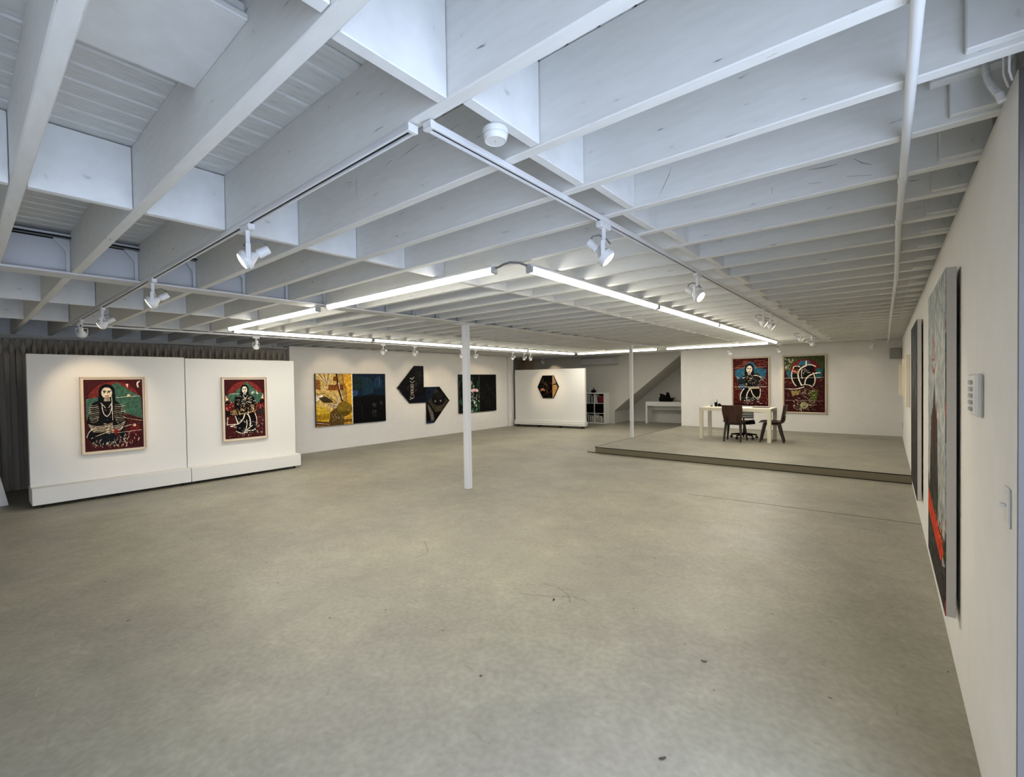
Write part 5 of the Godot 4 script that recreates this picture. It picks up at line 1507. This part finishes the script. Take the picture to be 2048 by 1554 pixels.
# ---------------------------------------------------------------- alcove by the stairs
func build_alcove():
	# air conditioner
	var o := thing("air_conditioner", "white split air conditioner high on the stair wall", "air conditioner", Vector3(-7.93, 2.065, AZ))
	var prof := PackedVector2Array(v2([0.0, 0.0, 0.13, 0.0, 0.19, 0.04, 0.21, 0.10, 0.205, 0.24, 0.17, 0.285, 0.0, 0.285]))
	part(o, "casing", extrude(prof, -0.70, 0.70), "ac_shade_grey", Vector3.ZERO, Basis(Vector3.UP, -PI / 2))
	part(o, "front_panel", box(Vector3(1.22, 0.145, 0.008), 0.003), "ac_shade_grey", Vector3(-0.06, 0.165, 0.209))
	part(o, "air_flap", box(Vector3(1.16, 0.05, 0.008), 0.003), "grey_plastic", Vector3(-0.06, 0.028, 0.170), Basis(Vector3.RIGHT, 0.95))
	part(o, "end_panel", box(Vector3(0.06, 0.26, 0.012), 0.004), "grey_plastic", Vector3(0.655, 0.15, 0.207))
	part(o, "indicator", lathe([Vector2(0, 0.002), Vector2(0.012, 0.001), Vector2(0.012, -0.002)], 12), "chrome", Vector3(-0.02, 0.14, 0.215), Basis(Vector3.RIGHT, PI / 2))
	# bookcase: cubes, two columns, three rows
	var bx0 := -8.43
	var bx1 := -7.61
	var bz0 := AZ + 0.005
	var bz1 := AZ + 0.36
	var H := 1.09
	o = thing("cube_bookcase", "white cube bookcase half hidden behind the hexagon panel", "bookcase", Vector3((bx0 + bx1) / 2, 0, (bz0 + bz1) / 2))
	var W := bx1 - bx0
	var D := bz1 - bz0
	for s in [-1.0, 1.0]:
		part(o, "side_panel", box(Vector3(0.035, H, D), 0.002), "table_white", Vector3(s * (W / 2 - 0.0175), H / 2, 0))
	part(o, "back_panel", box(Vector3(W - 0.04, H - 0.02, 0.008)), "black", Vector3(0, H / 2, -D / 2 + 0.006))
	part(o, "divider", box(Vector3(0.018, H - 0.06, D - 0.01), 0.002), "table_white", Vector3(0, H / 2, 0))
	for y in [0.0175, 0.363, 0.718, H - 0.0175]:
		part(o, "shelf", box(Vector3(W - 0.07, 0.035 if y < 0.1 or y > 1.0 else 0.018, D - 0.004), 0.002), "table_white", Vector3(0, y, 0))
	var cols := {"red": Color(0.48, 0.06, 0.10), "dark": Color(0.03, 0.03, 0.035), "white": Color(0.80, 0.79, 0.76), "grey": Color(0.34, 0.36, 0.36), "blue": Color(0.14, 0.17, 0.26)}
	for k in cols:
		mat("book_" + k, cols[k], 0.6)
	var cx := (bx0 + bx1) / 2
	book_row(cx + 0.065, 0.727, bz1 - 0.03, ["white", "blue", "red", "red", "red", "red"], 0.16, "books in the bookcase's upper right cube", "in the upper right cube of the white bookcase", 0.045)
	book_row(cx - 0.36, 0.727, bz1 - 0.03, ["dark", "white", "grey", "white", "dark", "grey", "white", "dark"], 0.0, "books in the bookcase's upper left cube", "in the upper left cube of the white bookcase", 0.038)
	book_row(cx + 0.11, 0.037, bz1 - 0.03, ["white", "dark", "white", "grey", "white"], 0.28, "books in the bookcase's lower right cube", "in the lower right cube of the white bookcase", 0.035)
	book_row(cx - 0.32, 0.037, bz1 - 0.03, ["dark", "white", "dark", "white", "grey", "white"], 0.14, "books in the bookcase's lower left cube", "in the lower left cube of the white bookcase", 0.04)
	for s in [-1.0, 1.0]:
		solid("storage_box", box(Vector3(0.345, 0.31, 0.31), 0.006), "black", Vector3(cx + s * 0.193, 0.372 + 0.156, (bz0 + bz1) / 2 + 0.005), "black storage box in the %s middle cube of the bookcase" % ["left", "right"][0 if s < 0 else 1], "storage box", "black boxes in the bookcase")
	o = thing("dark_vase", "small dark round pot with a knob on top of the bookcase", "pot", Vector3(-8.12, H, AZ + 0.2))
	part(o, "pot", lathe([Vector2(0, 0), Vector2(0.06, 0), Vector2(0.095, 0.045), Vector2(0.085, 0.09), Vector2(0.04, 0.11), Vector2(0, 0.11)], 20), "black")
	part(o, "knob", lathe([Vector2(0.016, 0.105), Vector2(0.014, 0.13), Vector2(0.026, 0.145), Vector2(0.022, 0.165), Vector2(0, 0.17)], 14), "black")
	# console table under the stairs
	o = thing("console_table", "white waterfall console table under the stairs", "table", Vector3(-5.72, 0, -15.49))
	part(o, "table_top", box(Vector3(1.60, 0.15, 0.42), 0.004), "table_white", Vector3(0, 0.69, 0))
	for s in [-1.0, 1.0]:
		part(o, "side_leg", box(Vector3(0.06, 0.615, 0.42), 0.003), "table_white", Vector3(s * 0.77, 0.3075, 0))
	part(o, "back_rail", box(Vector3(1.48, 0.15, 0.02), 0.002), "table_white", Vector3(0, 0.535, -0.19))
	# black sculpture
	o = thing("black_sculpture", "jagged black sculpture with two points on the console table", "sculpture", Vector3(-5.88, 0.765, -15.5))
	var out := PackedVector2Array(v2([-0.20, 0.0, 0.22, 0.0, 0.235, 0.05, 0.20, 0.115, 0.15, 0.13, 0.115, 0.20, 0.09, 0.315, 0.05, 0.32, 0.03, 0.23, -0.005, 0.185, -0.06, 0.19, -0.085, 0.25, -0.12, 0.245, -0.15, 0.275, -0.19, 0.26, -0.175, 0.18, -0.215, 0.13, -0.225, 0.06]))
	part(o, "front_mass", extrude(out, -0.05, 0.06), "black")
	var o2 := PackedVector2Array()
	for p in out:
		o2.append(Vector2(p.x * 0.78 + 0.02, p.y * 0.85))
	part(o, "rear_mass", extrude(o2, -0.12, 0.10), "black")
	part(o, "spur", tube([Vector3(0.18, 0.05, 0.0), Vector3(0.27, 0.11, 0.02), Vector3(0.31, 0.14, 0.03)], [0.04, 0.025, 0.006], 8), "black")
	# pipe stub on the stair wall
	o = thing("wall_hook", "small grey fitting on the stair wall above the slope", "fitting", Vector3(-6.22, 1.60, AZ))
	part(o, "plate", lathe([Vector2(0, 0.012), Vector2(0.028, 0.010), Vector2(0.03, 0.0), Vector2(0, 0.0)], 16), "grey_plastic", Vector3.ZERO, Basis(Vector3.RIGHT, PI / 2))
	part(o, "knob", lathe([Vector2(0, 0.03), Vector2(0.012, 0.028), Vector2(0.012, 0.0)], 12), "grey_plastic", Vector3.ZERO, Basis(Vector3.RIGHT, PI / 2))

func book_row(x: float, y: float, zf: float, cols: Array, lean: float, group: String, where: String, step: float):
	var g := RandomNumberGenerator.new()
	g.seed = int(absf(x * 1000.0) + y * 100.0)
	var at := x
	for i in cols.size():
		var th := step * g.randf_range(0.65, 0.95)
		var h := g.randf_range(0.22, 0.29) if lean < 0.2 else g.randf_range(0.18, 0.25)
		var d := g.randf_range(0.18, 0.22)
		var lo := lean
		var b := Basis(Vector3.BACK, lo)
		var o := thing("book", "%s book, %s from the left %s" % [{"red": "dark red", "dark": "black", "white": "white", "grey": "grey", "blue": "dark blue"}[cols[i]], ["first", "second", "third", "fourth", "fifth", "sixth", "seventh", "eighth"][i], where], "book", Vector3(at + th / 2, y + 0.002, zf - d / 2 - g.randf_range(0.0, 0.02)), 0.0, group)
		o.basis = b
		var cv := part(o, "cover", box(Vector3(th, h, d), 0.002), "book_" + cols[i], Vector3(th / 2 if lo > 0.01 else 0.0, h / 2, 0))
		part(cv, "pages", box(Vector3(th * 0.8, 0.004, d * 0.94)), "paper", Vector3(0, h / 2 + 0.001, 0))
		at += step * 1.06

# ---------------------------------------------------------------- conduits
func build_pipes():
	var o := thing("ceiling_pipe", "white painted pipe running under the joists along the right wall", "pipe", Vector3(0.055, JY, 0))
	var r := 0.0135
	var pts := [[Vector3(0.0, -0.0150, 0.9), Vector3(0.0, -0.0150, -2.55)], [Vector3(0.0, -0.0150, -2.55), Vector3(-0.002, -0.0150, -3.2)], [Vector3(-0.002, -0.0150, -3.2), Vector3(0.012, -0.0165, -5.0)], [Vector3(0.012, -0.0165, -5.0), Vector3(-0.004, -0.0145, -8.4)], [Vector3(-0.004, -0.0145, -8.4), Vector3(-0.010, -0.0145, -13.3)]]
	for q in pts:
		part(o, "pipe_length", tube([q[0], q[1]], r, 16), "white_metal")
	for q in [Vector3(0, -0.0150, -2.55), Vector3(-0.002, -0.0150, -3.2), Vector3(0.012, -0.0165, -5.0), Vector3(-0.004, -0.0145, -8.4)]:
		part(o, "coupling", tube([q + Vector3(0, 0, 0.035), q - Vector3(0, 0, 0.035)], r + 0.003, 16), "white_metal")
	part(o, "elbow", tube([Vector3(-0.010, -0.0145, -13.3), Vector3(-0.012, -0.018, -13.4), Vector3(-0.02, -0.05, -13.46), Vector3(-0.04, -0.11, -13.50)], [r, r, r * 0.7, r * 0.5], 12), "white_metal")
	for k in [1, 3, 9, 15, 22]:
		var z := joist_z(k) + 0.024
		part(o, "hanger_strap", box(Vector3(0.05, 0.004, 0.02), 0.001), "white_metal", Vector3(0, -0.002, z))
	# flexible conduit and cables at the near end of the wall
	o = thing("flexible_conduit", "ribbed flexible conduit dropping behind the right wall's near top corner", "conduit", Vector3(WX - 0.025, JY, -1.99))
	var st := st_new()
	var path := []
	for i in 13:
		var t := i / 12.0
		path.append(Vector3(-0.02 * sin(PI * t), 0.21 - 0.235 * t, -0.04 - 0.03 * sin(PI * t) + 0.07 * t))
	add_tube(st, path, 0.0065, 10)
	part(o, "core", st.commit(), "white_metal")
	for i in 24:
		var t := i / 23.0
		var c := Vector3(-0.02 * sin(PI * t), 0.21 - 0.235 * t, -0.04 - 0.03 * sin(PI * t) + 0.07 * t)
		part(o, "rib", _rib(), "white_metal", c, Basis(Vector3.RIGHT, 0.25 * cos(PI * t)))
	part(o, "connector", tube([Vector3(0.0, -0.02, 0.03), Vector3(0.005, -0.045, 0.035)], 0.010, 10), "white_metal")
	o = thing("white_cables", "two thin white cables beside the flexible conduit", "cables", Vector3(WX - 0.02, JY, -1.915))
	part(o, "cable", tube([Vector3(0, 0.25, 0.0), Vector3(-0.01, 0.12, 0.03), Vector3(0.0, 0.02, -0.02), Vector3(0.012, -0.01, -0.04)], 0.003, 6), "white_plastic")
	part(o, "cable", tube([Vector3(0.01, 0.25, 0.04), Vector3(0.0, 0.10, 0.06), Vector3(0.005, 0.01, 0.02), Vector3(0.014, -0.01, 0.0)], 0.003, 6), "white_plastic")

func _rib() -> Mesh:
	if not meshes.has("rib"):
		meshes["rib"] = lathe([Vector2(0.006, -0.0033), Vector2(0.0095, -0.002), Vector2(0.0095, 0.002), Vector2(0.006, 0.0033)], 12)
	return meshes["rib"]
